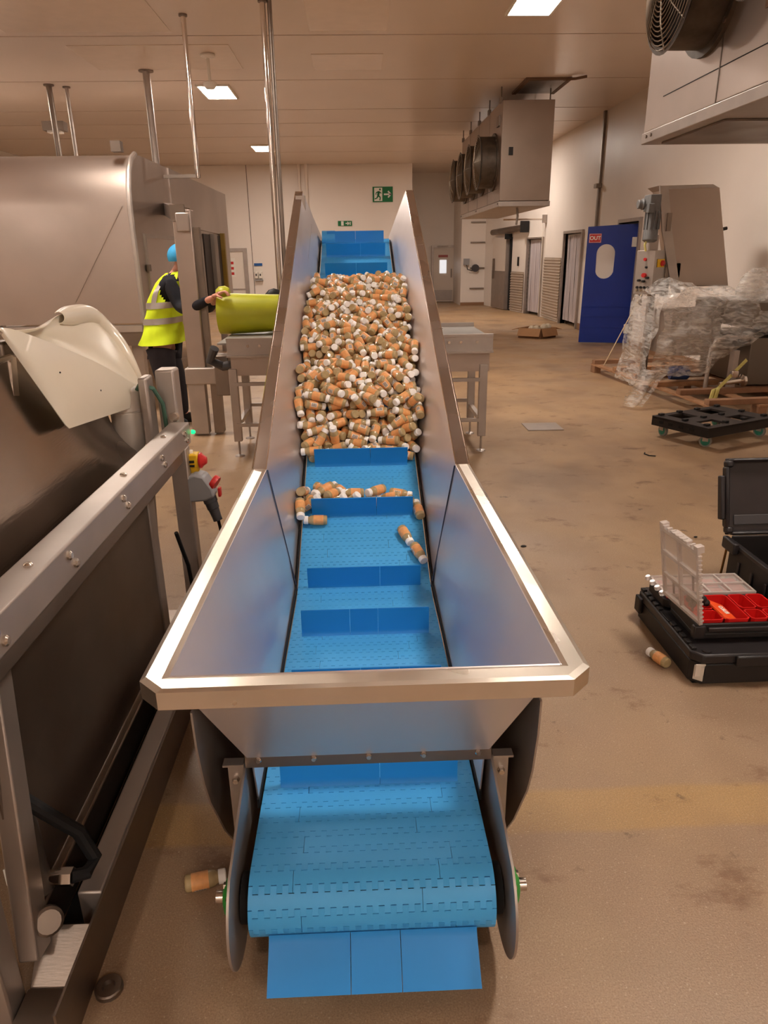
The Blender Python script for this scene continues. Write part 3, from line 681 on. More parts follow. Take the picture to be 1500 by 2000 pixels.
# ------------------------------------------------------------------ bottles
BD = dict(big=[
[-264, 3715, 706, -100, 5, -8], [138, 3715, 703, -100, -2, 10], [-136, 3762, 703, -92, 11, -36], [154, 3786, 738, -94, 32, -6], [-107, 3732, 661, 100, 1, 2], [-248, 3948, 907, 92, 32, -22],
[-3, 3829, 798, -94, 15, 31], [-132, 3938, 932, -95, 14, 28], [95, 3910, 869, -100, -3, -9], [-249, 3960, 956, -93, 36, 10], [203, 3857, 818, -83, -11, -55], [-18, 3739, 690, -82, 15, 56],
[152, 4065, 991, 59, 24, -77], [236, 3949, 936, -70, -64, -32], [-215, 3776, 760, 52, 27, 81], [78, 3846, 769, -27, -75, -60], [295, 3947, 916, -59, 50, -64], [-2, 3931, 920, -56, -41, 72],
[-77, 4104, 1033, 87, -50, -3], [-133, 3951, 983, 71, -68, -18], [231, 3745, 666, -96, 25, 11], [-143, 3789, 770, -10, -36, 93], [-77, 4309, 1077, 87, 41, -27], [180, 4400, 1117, -88, 46, -5],
[-287, 3852, 814, -93, -32, 19], [-235, 3820, 794, -93, -34, -16], [-127, 3878, 817, -84, -52, -11], [45, 3916, 954, -58, 81, 10], [57, 3979, 977, -84, 37, 39], [-26, 3787, 725, -93, 36, 1],
[-338, 3955, 900, 18, -65, -74], [-15, 3827, 750, 94, -10, -32], [237, 3930, 861, -84, -42, 35], [334, 3913, 875, -1, 92, 38], [55, 3743, 708, -69, -72, 8], [161, 4325, 1077, 94, 34, 8],
[109, 3745, 666, 96, 24, 11], [12, 4485, 1149, 39, -78, -49], [-208, 4534, 1182, -71, -70, -10], [-51, 3902, 861, -51, 84, -20], [190, 3820, 761, -80, 45, -40], [-304, 4546, 1154, -100, -2, -2],
[280, 4332, 1072, 46, -86, -23], [-142, 3914, 854, -44, -89, 10], [253, 3840, 790, -72, 60, -35], [-293, 4049, 976, -31, -70, -64], [-258, 4219, 1038, 74, 49, 46], [-274, 3795, 735, 62, 76, 23],
[-76, 4699, 1234, -96, 26, -10], [133, 3910, 782, 15, -92, -36], [105, 4742, 1248, 34, 79, 51], [13, 4751, 1251, -85, -24, 47], [350, 4483, 1153, -6, -88, -47], [-166, 4769, 1272, 70, 70, 13],
[-54, 4502, 1153, -10, 76, 64], [-3, 3879, 816, 100, -5, -1], [-275, 3931, 852, 16, -87, -46], [200, 4626, 1198, -44, 81, 38], [-71, 4399, 1107, 48, -58, -66], [-216, 4144, 1035, -46, 82, -34],
[147, 4162, 1027, -62, 70, 34], [221, 4172, 1034, -27, 95, 15], [-89, 4074, 995, 52, -83, 20], [218, 5159, 1410, 80, -60, 5], [-302, 5321, 1447, -88, -26, -40], [40, 4297, 1073, 2, 91, 42],
[203, 4268, 1049, 97, 1, -25], [35, 4656, 1205, -72, 51, 48], [85, 4888, 1298, -65, -55, -52], [288, 3785, 700, 28, -96, 0], [157, 3991, 913, -50, 86, 12], [262, 4986, 1339, -78, -62, -5],
[221, 4093, 977, -20, 98, 8], [95, 4504, 1140, 93, 36, -2], [-207, 3860, 841, -27, -83, 48], [208, 4835, 1255, 60, -49, -63], [300, 4530, 1141, -89, 15, 43], [-267, 5469, 1511, -97, 3, 23],
[-121, 3975, 899, 97, 7, 22], [-272, 4732, 1227, 78, 9, 62], [175, 3947, 850, -2, 94, 35], [214, 3805, 704, 64, -77, -1], [117, 4033, 965, 36, -92, -17], [-340, 4860, 1270, -10, 77, 63],
[-296, 5195, 1383, 99, -2, 16], [-75, 5117, 1436, -38, 87, 32], [294, 3852, 745, 47, -69, 56], [5, 4846, 1288, 72, -69, -6], [337, 5339, 1442, 18, 59, 79], [-41, 3972, 953, 84, 46, -28],
[127, 5487, 1518, -75, -66, -2], [262, 3901, 821, 94, -4, 33], [296, 4126, 958, 94, 20, -29], [-59, 5286, 1466, -92, -26, -30], [215, 4473, 1140, -51, -82, -27], [-165, 4369, 1084, -57, -82, 5],
[213, 5351, 1467, 86, 24, -45], [7, 4605, 1183, -37, 57, 74], [-29, 4180, 1039, 55, 74, 39], [-216, 3771, 676, 12, -93, -34], [-95, 5074, 1382, 53, -85, -6], [231, 3850, 732, -55, 80, -24],
[271, 4895, 1251, 98, -19, 4], [-134, 3852, 763, -78, 62, 11], [-9, 4984, 1348, 50, 82, -28], [-95, 4561, 1166, -59, -67, 44], [-345, 4291, 1063, 10, 100, 1], [294, 4242, 1025, 28, -96, 8],
[-127, 5025, 1325, 70, -35, 63], [-267, 5131, 1354, -71, -40, -59], [220, 4693, 1223, -36, 93, 4], [-333, 4259, 1015, 15, 99, 0], [-138, 4162, 1005, -97, -23, 10], [-72, 5540, 1522, -69, 71, 14],
[66, 3950, 921, 68, -72, -9], [-195, 3826, 739, -31, 79, 52], [-11, 4105, 999, -95, 17, -28], [-330, 5026, 1310, 19, 66, -73], [-66, 4761, 1254, 80, 34, -49], [-150, 5222, 1437, 36, 92, 15],
[81, 4179, 1017, 17, 89, -43], [-9, 4356, 1057, -27, -22, -94], [193, 4531, 1153, 54, 79, -29], [-343, 4623, 1185, 3, 94, 32], [-139, 4500, 1148, -13, -94, 30], [-159, 4691, 1204, -10, 75, 65],
[336, 4427, 1087, 18, -96, 19], [52, 4934, 1305, 88, 22, -41], [-191, 4513, 1141, 31, 94, -14], [287, 4930, 1309, -34, -93, 10], [-191, 4468, 1096, -36, 78, -51], [-36, 4664, 1195, 64, 70, -32],
[334, 4923, 1284, -11, 93, -36], [94, 4415, 1117, 7, -100, 1], [14, 5268, 1435, 56, -83, 7], [178, 5148, 1367, 99, 11, -11], [307, 5191, 1388, -48, -87, 12], [340, 5065, 1347, -7, 98, 21],
[-240, 5085, 1340, 58, 55, 61], [293, 5473, 1477, 90, 6, -44], [83, 4960, 1348, -22, -97, -8], [-267, 3776, 678, -13, 92, 37], [82, 3954, 826, 19, 92, 35], [-14, 3937, 856, -49, 86, -16],
[137, 4959, 1311, -73, 68, -9], [-226, 4982, 1323, -27, 94, -21], [-335, 4055, 936, 24, -47, -85], [-119, 5449, 1491, -48, 80, 35], [-94, 3882, 740, -30, -62, -72], [-167, 4244, 1023, 44, -72, -54],
[-292, 3877, 769, 25, 92, 30], [-227, 4528, 1110, 28, 95, -14], [-4, 5134, 1388, 44, -90, -2], [-274, 4543, 1102, 27, 88, -40], [11, 4043, 968, -4, 22, 98], [169, 5011, 1331, -36, 70, 62],
[150, 5253, 1407, 100, 2, -3], [64, 4030, 977, -26, 43, 86], [222, 4907, 1297, -19, 98, -6], [280, 4751, 1192, -43, -4, -90], [-324, 4562, 1104, -8, 81, 58], [233, 5218, 1426, 93, -12, -34],
[72, 4311, 1039, 24, 80, 56], [-243, 4785, 1259, -92, -38, 12], [-176, 5388, 1454, 94, 29, 18], [9, 5346, 1468, -100, 7, 6], [-233, 3969, 850, -44, 88, -15], [289, 4500, 1096, -71, -57, 41],
[-185, 4978, 1357, 30, -94, 17], [259, 4191, 1009, 30, -95, -10], [246, 5522, 1505, 91, -7, -41], [293, 4039, 955, 17, -98, 13], [157, 4753, 1216, -19, 81, 56], [52, 5217, 1389, -96, 10, 24],
[-5, 4000, 892, 61, 76, -22], [134, 4640, 1174, 17, 85, 50], [-298, 4158, 982, -82, 49, -28], [-332, 4780, 1214, 23, 90, -37], [-165, 4021, 953, 70, -3, -72], [-232, 4631, 1199, -92, 12, 36],
[282, 4645, 1155, 21, 73, -65], [-80, 4939, 1297, -48, 87, 11], [-123, 4242, 1047, 10, 99, -11], [330, 5515, 1490, 32, -56, 77], [-293, 4329, 1039, 67, -66, 33], [83, 5318, 1430, 32, 94, 11],
[-131, 4336, 1071, 67, 64, 37], [-322, 4440, 1053, 4, 95, 30], [-246, 4911, 1273, -89, -36, -28], [34, 5669, 1534, 37, -93, -8], [83, 5139, 1370, 53, -78, 32], [-102, 4662, 1190, 46, 88, -10],
[311, 5587, 1518, -38, -84, -37], [-163, 5186, 1382, -88, -47, -5], [-224, 4586, 1170, 64, 21, -74], [-178, 5471, 1483, -34, 89, 30], [34, 4189, 1026, -18, -96, 23], [298, 4811, 1222, 85, 39, 36],
[-211, 5328, 1424, -70, -62, 36], [175, 5304, 1430, 93, -30, -21], [113, 3972, 884, 34, -50, -80], [-180, 5255, 1410, 59, 80, -9], [330, 4302, 1025, 16, -98, 10], [-166, 4947, 1312, -2, -100, -3],
[172, 4582, 1159, 54, 68, -50], [20, 4431, 1084, 82, 44, -37], [10, 5467, 1492, 94, 10, -34], [46, 3973, 864, -30, -78, -55], [-201, 4367, 1043, 77, -41, -49], [-220, 4436, 1071, -76, 64, -9],
[-313, 3933, 820, -6, -98, -17], [-247, 4524, 1064, 76, 63, -14], [-175, 5069, 1343, 71, 39, 59], [-49, 5013, 1328, -31, -94, 16], [-156, 4849, 1280, -68, -64, 35], [-99, 3800, 687, 82, -53, -19],
[-32, 5218, 1403, 0, -46, 89], [-173, 4119, 967, 86, 7, -50], [-240, 4727, 1188, -74, 31, -59], [81, 5073, 1347, -66, 68, 32], [-280, 4636, 1160, -29, -76, 59], [-270, 4994, 1290, -21, 98, -8],
[142, 5446, 1480, -33, -93, 15], [-304, 5798, 1525, 5, -90, -44], [335, 4629, 1162, -15, 99, 0], [-69, 5136, 1392, 58, -76, -28], [-263, 5424, 1465, 86, 6, -51], [-96, 4007, 865, -26, 71, 66],
[247, 4006, 918, 93, 31, -18], [289, 5126, 1336, -83, -16, 54], [-151, 5536, 1492, 7, -61, -79], [116, 4728, 1175, 39, 92, -6], [-47, 4023, 875, -1, -40, -92], [274, 5287, 1418, 48, -76, -44],
[270, 4464, 1061, -30, 74, -59], [318, 3979, 856, -5, -90, -44], [336, 4025, 926, -15, 99, -2], [256, 4008, 864, 69, 68, -27], [-179, 5601, 1509, -18, -62, -76], [179, 5862, 1530, 18, 86, -48],
[275, 5726, 1525, -85, -16, 51], [-37, 5623, 1521, -93, -35, -12], [195, 4049, 908, 13, 83, 54], [277, 4172, 957, -96, -19, -21], [-295, 4108, 960, 94, -34, -7], [-326, 5088, 1313, 35, 50, -79],
[90, 5512, 1472, -3, -100, 6], [191, 5058, 1314, -30, -64, -71], [289, 4703, 1175, -75, -30, 59], [-87, 4002, 956, -88, -45, -15], [154, 3918, 733, 98, 16, 8], [-297, 4971, 1253, 52, -73, -44],
[-37, 4294, 1031, 94, 5, 32], [131, 4863, 1269, -17, 98, 3], [-262, 5358, 1377, 17, 76, -63], [236, 5408, 1438, -61, -4, -79], [182, 5402, 1471, -70, -68, -19], [-264, 4003, 900, 87, 35, -36],
[100, 4136, 986, 54, -73, 42], [-96, 4813, 1253, -12, -76, -64], [-10, 5422, 1475, 87, -28, 39], [49, 5041, 1324, 66, -64, -39]],
small=[
[198, 3433, 546, 96, -28, -9], [-143, 3386, 573, 58, 81, -2], [68, 3397, 578, -75, -66, 2], [134, 3397, 541, -96, 20, -19], [-196, 3478, 563, 77, -60, -22], [-237, 3384, 527, 70, -67, -24],
[-56, 3336, 546, 65, -26, 71], [-295, 3432, 573, 23, 94, -26], [-193, 3404, 586, -72, -65, -23], [-303, 3277, 534, 7, -87, -49], [16, 3379, 525, 90, 40, 17], [202, 3343, 531, -90, 17, -40],
[277, 3319, 502, -15, 92, 37], [-257, 3337, 542, 78, -15, 61], [-48, 3379, 575, -100, -8, 6], [-114, 3477, 562, -64, 71, 29], [82, 3343, 527, 94, 14, -32], [-207, 3424, 542, -77, 59, 24],
[-127, 3338, 544, 74, -23, 63], [-230, 3259, 480, -100, 1, 2], [-82, 3399, 532, -96, -27, -9]],
rest=[
[171, 4199, 1009, 58, -70, -40], [-279, 5381, 1445, -62, -27, 74], [80, 4844, 1238, 44, 89, -14], [118, 5816, 1529, -79, 49, 36], [121, 5716, 1511, 76, -30, -58], [292, 4332, 982, 58, -82, -2],
[180, 4503, 1111, 56, 77, -29], [308, 4792, 1146, 32, -58, 75], [201, 5750, 1532, 74, 48, 47], [-257, 4271, 1014, -78, -34, 52], [43, 4372, 1058, 25, 59, 76], [-12, 4816, 1250, -74, -11, 66],
[49, 3806, 690, 47, 82, 33], [1, 4968, 1303, -95, -32, -4], [-83, 4448, 1088, -98, -11, 19], [312, 4393, 1008, -30, 17, -94], [171, 4888, 1241, -2, -59, -81], [-117, 4516, 1088, 95, 24, -22],
[-139, 4059, 969, 88, -22, -42], [297, 5423, 1437, -61, 79, 5], [141, 4452, 1077, 95, -25, 17], [217, 5595, 1499, -33, -40, -86], [180, 3930, 790, 18, -92, -36], [-293, 5465, 1453, 82, 0, -58],
[-180, 5806, 1530, 64, -76, 10], [280, 4996, 1263, -70, -35, 62], [-16, 4609, 1132, -52, 33, 79], [-282, 4196, 954, -81, 42, -42], [-169, 3975, 837, -17, -97, -19], [147, 4035, 826, -88, 46, -12],
[152, 4380, 1072, -100, -7, 5], [-60, 4082, 950, -87, 46, -16], [262, 4382, 1033, 36, -93, -12], [264, 3896, 770, -87, 33, -37], [-4, 3873, 767, -99, 13, 0], [60, 4520, 1086, 89, -43, 16],
[-245, 4773, 1209, -94, 24, -24], [-42, 4237, 1024, 93, 33, 12], [46, 4623, 1128, -71, 56, -42], [125, 4334, 1026, -26, -96, 2], [46, 4543, 1135, 96, 15, 24], [109, 4804, 1217, -56, -83, -7],
[-113, 5316, 1429, -23, 76, 61], [132, 3835, 701, -20, 91, 37], [111, 5438, 1442, -28, -96, 8], [320, 5189, 1338, -29, 84, -47], [271, 5794, 1520, -44, -81, -39], [11, 5538, 1496, 74, -50, -44],
[54, 5702, 1493, 22, 96, 17], [254, 5241, 1372, 21, -96, -17], [236, 4512, 1074, -38, -84, 38], [-298, 4023, 862, -63, -70, 35], [-226, 4003, 942, 89, -40, -21], [-139, 4842, 1228, 74, 59, -32],
[-294, 4853, 1234, -58, 53, -62], [236, 4308, 1013, -5, 66, 74], [206, 4229, 985, -42, 81, 42], [69, 3934, 741, -4, 93, 37], [-162, 4059, 911, 81, 54, 23], [-72, 5243, 1423, 62, 77, -16],
[108, 5126, 1329, -54, 78, -32], [181, 4126, 945, 74, 24, -62], [-294, 5549, 1504, -57, -79, 20], [-318, 5325, 1385, -16, -98, 13], [-123, 5037, 1255, 31, 87, -38], [-11, 5108, 1328, -10, -67, 74],
[-127, 3938, 795, 92, 25, 30], [-208, 4007, 818, 8, -88, -47], [296, 5358, 1384, 10, 11, -99], [-214, 3920, 774, 61, -20, -77], [-318, 5409, 1418, 21, 96, -20], [-118, 4604, 1137, 61, 42, -67],
[-238, 5699, 1499, 54, 79, 30], [-29, 4547, 1088, 25, 63, -74], [-139, 4389, 1032, -63, 78, 5], [-215, 4109, 851, -50, 32, -80], [125, 4105, 929, -43, 90, 5], [252, 5039, 1329, 77, 63, 8],
[252, 4864, 1215, 99, -11, -7], [-110, 5660, 1523, -38, -93, -1], [-316, 5211, 1332, 8, 98, 20], [-158, 5133, 1357, -70, -41, -59], [-246, 4227, 991, -90, 26, -35], [264, 3943, 797, -95, 28, 15],
[254, 4241, 960, 79, -46, 40], [-142, 3904, 728, -23, -91, -34], [180, 5675, 1514, 90, 42, 4], [135, 5558, 1503, 86, 31, -40], [-281, 4619, 1111, -90, 26, -35], [173, 5221, 1370, 99, 14, -4],
[-94, 5512, 1477, 30, -95, -11], [21, 3901, 727, 4, -94, -35], [262, 3993, 816, 98, -13, -12], [22, 4487, 1063, 63, 0, -78], [-194, 5306, 1375, 58, 59, -56], [-278, 4148, 927, 98, 14, 13],
[270, 5604, 1492, 34, 84, 42], [-85, 3988, 780, -6, 77, 63], [-60, 4392, 1020, -6, -89, 44], [150, 3965, 753, -98, -19, -6], [-313, 4288, 965, -17, -97, 17], [-11, 3920, 790, -98, 13, 15],
[-27, 5733, 1520, -18, -96, -21], [135, 4947, 1244, 99, 13, 10], [-132, 4754, 1194, 61, -43, -67], [-231, 5489, 1457, 74, -56, -39], [-315, 4922, 1216, -33, -28, 90], [0, 3966, 802, -98, 18, 6],
[-48, 5526, 1470, -28, 93, 23], [120, 5593, 1467, -80, 16, 59], [-78, 5013, 1279, -22, 73, 64], [-125, 5902, 1511, -8, 92, 37], [-311, 4744, 1139, 31, 77, -55], [-74, 5880, 1504, 8, -94, -34],
[22, 4728, 1172, -70, 62, -35], [86, 4034, 856, -89, 33, -32], [-205, 5675, 1460, -3, 37, -93], [-207, 5886, 1506, -100, -9, -2], [227, 4225, 909, -98, -22, -3], [-10, 4262, 982, 100, -4, 4],
[-182, 4685, 1118, 7, 89, -44], [325, 5040, 1296, 4, -98, -20], [39, 4005, 822, -86, -20, 48], [202, 4789, 1206, -71, 65, 27], [-110, 5765, 1509, -20, -90, -38], [-136, 4121, 819, 100, 1, 2],
[-110, 4102, 866, -99, -4, 14], [-286, 3940, 743, 1, 93, 37], [283, 5311, 1354, -76, 44, -47], [-70, 5355, 1435, 58, -73, -36], [284, 4560, 1104, -94, -31, 13], [155, 4198, 849, -65, 70, 29],
[185, 4138, 876, -24, -91, -33], [-288, 4405, 1007, -44, -68, -59], [19, 5441, 1440, 89, -31, 35], [215, 4661, 1161, 55, -69, -47], [101, 5415, 1390, -91, 15, 40], [-118, 5080, 1320, 91, -20, 37],
[-30, 3833, 700, 89, -43, -15], [-303, 4564, 1044, -2, 89, 45], [101, 4899, 1182, -81, -24, -54], [271, 4914, 1205, -96, 29, 1], [140, 4545, 1100, -10, 84, 53], [24, 4755, 1119, 72, 66, 23],
[-229, 5549, 1455, -96, 28, -3], [81, 4371, 1021, -2, 86, 51], [124, 4991, 1262, 98, 18, 2], [-114, 5256, 1368, -99, 10, -9], [4, 4171, 988, -66, 73, 17], [220, 4723, 1156, 70, -68, -21],
[144, 4018, 775, -91, -40, -14], [-276, 4022, 802, 17, -98, 10], [-73, 4132, 901, 99, 4, -13], [61, 4777, 1175, 24, -90, -38], [161, 4420, 1039, -100, -4, 4], [-7, 4883, 1234, 78, -56, 29],
[-238, 4338, 1029, -61, 77, -20], [186, 4337, 1022, -51, -86, 2], [-241, 4678, 1182, 98, -8, -19], [132, 5921, 1519, -86, -48, -17], [-34, 3926, 737, 17, 92, 37], [-247, 4164, 836, -99, -10, -2],
[118, 4724, 1126, 92, 39, -7], [-6, 4917, 1270, 84, -48, 26], [-226, 4233, 940, 46, -79, 41], [57, 5610, 1440, -37, -16, 92], [16, 5386, 1438, -99, 5, 12], [2, 5165, 1344, -66, 75, -9],
[-234, 4000, 767, 4, 93, 37], [-154, 3998, 767, 66, 70, 28], [294, 4683, 1071, 26, 51, 82], [70, 5772, 1461, -68, -69, -25], [11, 5907, 1513, 87, 45, 19], [263, 4100, 861, -80, 34, 49],
[306, 4127, 878, 33, -52, 79], [-115, 4479, 1057, 98, 14, -16], [302, 4481, 1012, 2, 89, 46], [-223, 4615, 1033, 61, 78, -13], [-184, 5004, 1227, -61, -76, 22], [115, 4978, 1207, 98, -16, -14],
[131, 5223, 1287, 8, -33, 94], [-196, 5170, 1328, 72, 66, 18], [264, 5277, 1319, 98, -17, 6], [98, 5694, 1471, 0, -80, 60], [-8, 4084, 906, -100, 6, -4], [-265, 4192, 901, -99, -10, -5],
[147, 4198, 914, 30, -94, 15], [85, 4402, 983, 30, 80, 51], [-103, 4523, 1027, -96, -25, -12], [124, 4522, 1031, -70, -66, -27], [207, 4527, 1032, 11, -93, -34], [60, 4581, 1085, -88, 17, -44],
[303, 4590, 1056, 4, 92, 38], [-25, 4664, 1093, 84, 51, -18], [-272, 4874, 1186, 22, 93, 30], [-96, 4909, 1190, 64, -76, 9], [16, 4878, 1191, -93, 14, -33], [263, 4885, 1167, 99, -9, -14],
[32, 4944, 1207, 95, -12, -28], [114, 5027, 1221, 97, -24, 0], [294, 5143, 1245, -23, 94, -26], [-119, 5170, 1324, -31, -94, -14], [37, 5317, 1336, -99, -15, -4], [100, 5261, 1360, 100, 6, -6],
[263, 5137, 1284, 27, -90, 34], [-263, 5326, 1339, 96, 27, 1], [-62, 5340, 1362, 1, -86, 52], [128, 5340, 1346, -58, 77, 28], [-184, 5475, 1396, 37, -81, -45], [-55, 5530, 1418, 43, 85, 30],
[177, 5485, 1427, -48, 67, -56], [208, 5527, 1418, -42, 88, 23], [-108, 5670, 1474, -100, 1, 1], [64, 5521, 1431, -13, 99, 3], [-286, 5814, 1481, 2, -87, -49], [26, 5861, 1496, 89, 43, 18],
[113, 5765, 1500, 63, -30, -72], [-155, 4056, 813, 92, -16, 36], [261, 4146, 907, -20, 95, -25], [4, 4199, 914, -47, 74, -47], [66, 4263, 930, -96, -28, -9], [169, 4248, 943, 6, -93, 36],
[-166, 4270, 977, 34, -84, -41], [-126, 4305, 945, -100, 5, -6], [-16, 4282, 936, -91, -37, -16], [168, 4378, 975, 99, -12, -4], [-132, 4554, 1057, -88, -43, 21], [210, 4420, 989, -94, 35, 4],
[-169, 4649, 1084, -79, 44, -42], [-67, 4579, 1093, -43, -68, 59], [93, 4554, 1049, 70, 67, 26], [224, 4594, 1085, 93, 16, -33], [-226, 4843, 1226, 37, -74, -55], [-171, 4920, 1185, -30, 92, 26],
[161, 4797, 1149, -52, 38, 77], [-204, 4898, 1222, 62, -76, -19], [49, 4945, 1252, 20, -97, -10], [197, 4961, 1207, 23, 96, 14], [-230, 5269, 1351, -73, -41, 55], [-166, 5180, 1283, -46, -84, -31],
[-63, 5175, 1319, 0, 36, -93], [-133, 5364, 1359, -62, 41, 67], [28, 5356, 1365, -91, 18, -38], [249, 5385, 1381, 65, 52, 55], [-139, 5494, 1404, -40, 87, 30], [3, 5408, 1389, -88, 13, 46],
[165, 5454, 1391, 99, -15, -2], [278, 5480, 1398, 62, 67, 40], [-308, 5644, 1476, -26, 32, 91], [-219, 5803, 1473, -47, 82, 33], [16, 5751, 1496, -39, -75, -54], [204, 5801, 1512, -45, -63, -63],
[-240, 4058, 924, 90, 23, 37], [15, 4098, 955, 79, -56, 24], [78, 4090, 931, -42, 87, 26], [-239, 4146, 882, 98, 20, 9], [-147, 4177, 914, -38, -92, 0], [14, 4216, 963, 93, -22, 30],
[119, 4192, 955, 66, -62, 42], [310, 4200, 920, 5, 85, 52], [-112, 4347, 974, -86, 23, -46], [-267, 4488, 1021, -94, -32, -11], [15, 4422, 1033, 88, 18, -43], [-158, 4587, 1098, 88, -44, 14],
[-257, 4796, 1145, -96, 11, 28], [-128, 4810, 1190, 99, 12, 3], [-113, 4998, 1222, 78, 63, -1], [281, 4948, 1241, 95, -5, -30], [-228, 5014, 1262, 78, -20, 59], [7, 5065, 1249, 56, -60, -57],
[147, 5064, 1241, -93, 34, 16], [263, 5048, 1239, -93, -25, -28], [-263, 5216, 1295, 96, 7, 28], [-69, 5125, 1311, 54, 7, -84], [23, 5197, 1311, 49, 23, 84], [-121, 5309, 1361, 52, -44, -73],
[7, 5348, 1408, 88, -38, 30], [159, 5303, 1383, 89, -42, -19], [-264, 5431, 1381, 80, 56, 22], [-100, 5446, 1434, 64, -69, -34], [267, 5530, 1435, -34, -89, 31], [-271, 5730, 1480, 55, 80, 22],
[-166, 5739, 1496, -25, -93, 25], [283, 4063, 898, -88, -13, 46], [-153, 4181, 963, -87, -49, -8], [-93, 4173, 932, -14, -68, 72], [-7, 4314, 983, 78, -21, 58], [98, 4302, 976, -100, -7, -6],
[-103, 4422, 1027, -31, 40, -86], [-140, 4713, 1135, -21, 97, 12], [7, 4687, 1136, 89, 43, -13], [122, 4674, 1136, 80, 48, 35], [173, 4656, 1120, -53, -84, -12], [-142, 4806, 1137, -83, 51, 21],
[3, 4802, 1171, -9, 68, -72], [254, 4805, 1155, -68, -62, -39], [-86, 4932, 1234, -21, -76, 62], [-217, 5062, 1254, -92, 28, -27], [-98, 5096, 1277, 82, -56, 11], [-6, 5014, 1275, 24, 84, 49],
[222, 5019, 1272, -36, -87, -33], [-265, 5166, 1279, -97, -22, -4], [45, 5149, 1272, -42, -86, -29], [156, 5177, 1282, 85, 51, 13], [209, 5106, 1293, -41, -68, -61], [22, 5303, 1384, 100, 0, -1],
[-117, 5396, 1407, -64, 68, 36], [-91, 5577, 1439, 33, 89, 31], [305, 5625, 1462, 7, -99, -13], [-314, 5549, 1460, -11, -99, -1], [-65, 5751, 1493, -16, -94, -29], [-241, 4104, 909, 77, 32, 54],
[-62, 4190, 968, -53, 84, 4], [-120, 4291, 994, -47, 84, 27], [111, 4254, 981, -98, -13, -18], [217, 4324, 959, 80, 49, -34], [-173, 4394, 990, 95, 10, -30], [-313, 4682, 1122, 28, 85, -45],
[-83, 4687, 1137, -32, 90, -29], [285, 4604, 1126, -88, -38, 30], [-204, 4734, 1153, -43, -81, -39], [-58, 4746, 1157, 39, -87, -29], [-150, 4921, 1261, 69, 72, -11], [-50, 4837, 1223, 24, -77, -59],
[-232, 5099, 1289, 97, -20, 12], [162, 5120, 1307, 29, 89, 36], [231, 5182, 1326, -96, 22, 15], [-238, 5193, 1345, -75, -52, -40], [-206, 5398, 1392, 13, 80, 58], [146, 5395, 1420, 34, 88, 34],
[211, 5342, 1409, -75, 38, 54], [175, 5522, 1462, -92, 38, -8], [97, 5043, 1277, 96, -22, 19], [68, 5093, 1302, 97, -22, -9], [-35, 4731, 1211, 96, -24, 13]])
NB = 14
def bottle_parts():
    gl = G().lathe([(-.050, .012), (-.0495, .018), (-.047, .0205), (-.044, .0212), (.012, .0212), (.022, .019), (.029, .0145), (.033, .0135), (.037, .0135)], (0, 0, 0), (1, 0, 0), NB)
    lb = G().lathe([(-.034, .0207), (-.034, .02155), (.008, .02155), (.008, .0207)], (0, 0, 0), (1, 0, 0), NB)
    cp = G().lathe([(.031, .0158), (.0315, .0176), (.048, .0176), (.050, .0160), (.0502, .012)], (0, 0, 0), (1, 0, 0), NB)
    bc = G()
    def patch(t0, t1, x0, x1, r, mi=0):
        nn = 3; vs = []
        for x in (x0, x1):
            for i in range(nn + 1):
                t = t0 + (t1 - t0) * i / nn; q = Vector((1, 0, 0)).to_track_quat('Z', 'Y') @ Vector((r * math.cos(t), r * math.sin(t), 0)); vs.append((x, q.y, q.z))
        bc.add(vs, [(i, i + 1, nn + 2 + i, nn + 1 + i) for i in range(nn)], mi)
    patch(.2, 1.15, -.028, .002, .0218, 0)
    for i in range(4): patch(.3, 1.05, -.024 + i * .0062, -.0205 + i * .0062, .0220, 1)
    return gl, lb, cp, bc
gl, lb, cp, bc = bottle_parts()
for q_ in (gl, lb, cp, bc): q_.v = [(x * 1.15, y * 1.15, z * 1.15) for x, y, z in q_.v]
PM = [('glass_body', gl.mesh('glass_body', glass_b)), ('label', lb.mesh('label', label_m)), ('cap', cp.mesh('cap', cap_m)), ('barcode', bc.mesh('barcode', [print_m, bar_m], recalc=False))]
def pose(b):
    p = Vector(b[:3]) / 1000; a = Vector(b[3:6]).normalized(); q = a.to_track_quat('X', 'Z')
    return p, q @ Quaternion((1, 0, 0), random.uniform(0, 6.28))
def bottle(p, q, label, group=None):
    r = bpy.data.objects.new('juice_bottle', None); COL.objects.link(r); r.rotation_mode = 'QUATERNION'; r.location = p; r.rotation_quaternion = q
    r['label'] = label; r['category'] = 'bottle'; r.empty_display_size = .02
    if group: r['group'] = group
    par = {}
    for nme, me in PM:
        o = bpy.data.objects.new(nme, me); COL.objects.link(o); o.parent = par.get('label') if nme == 'barcode' else r; par[nme] = o
    return r
for b in BD['big']: bottle(*pose(b), 'small bottle with orange label and white cap in the big heap on the incline', 'bottles in the big heap')
SPOT = {(-230, 3259): 'white-capped bottle lying on the bare belt below the left end of the small heap', (-303, 3277): 'bottle resting against the left trough side just below the small heap', (277, 3319): 'bottle squeezed between the flight end and right trough side at the small heap'}
for b in BD['small']:
    own = SPOT.get(tuple(b[:2]))
    if own: bottle(*pose(b), own)
    else: bottle(*pose(b), 'small bottle with orange label and white cap in the small heap below the big one', 'bottles in the small heap')
# the rest of the heap, past three hundred single ones
gr = G(); mats = [glass_b, label_m, cap_m]
for b in BD['rest']:
    p, q = pose(b)
    for mi, src in enumerate((gl, lb, cp)): gr.add([p + q @ Vector(v) for v in src.v], src.f, mi)
o = gr.build('bottle_heap', mats, None, recalc=False, angle=35); o['kind'] = 'stuff'; o['label'] = 'remaining small bottles filling the big heap on the blue belt'; o['category'] = 'bottles'
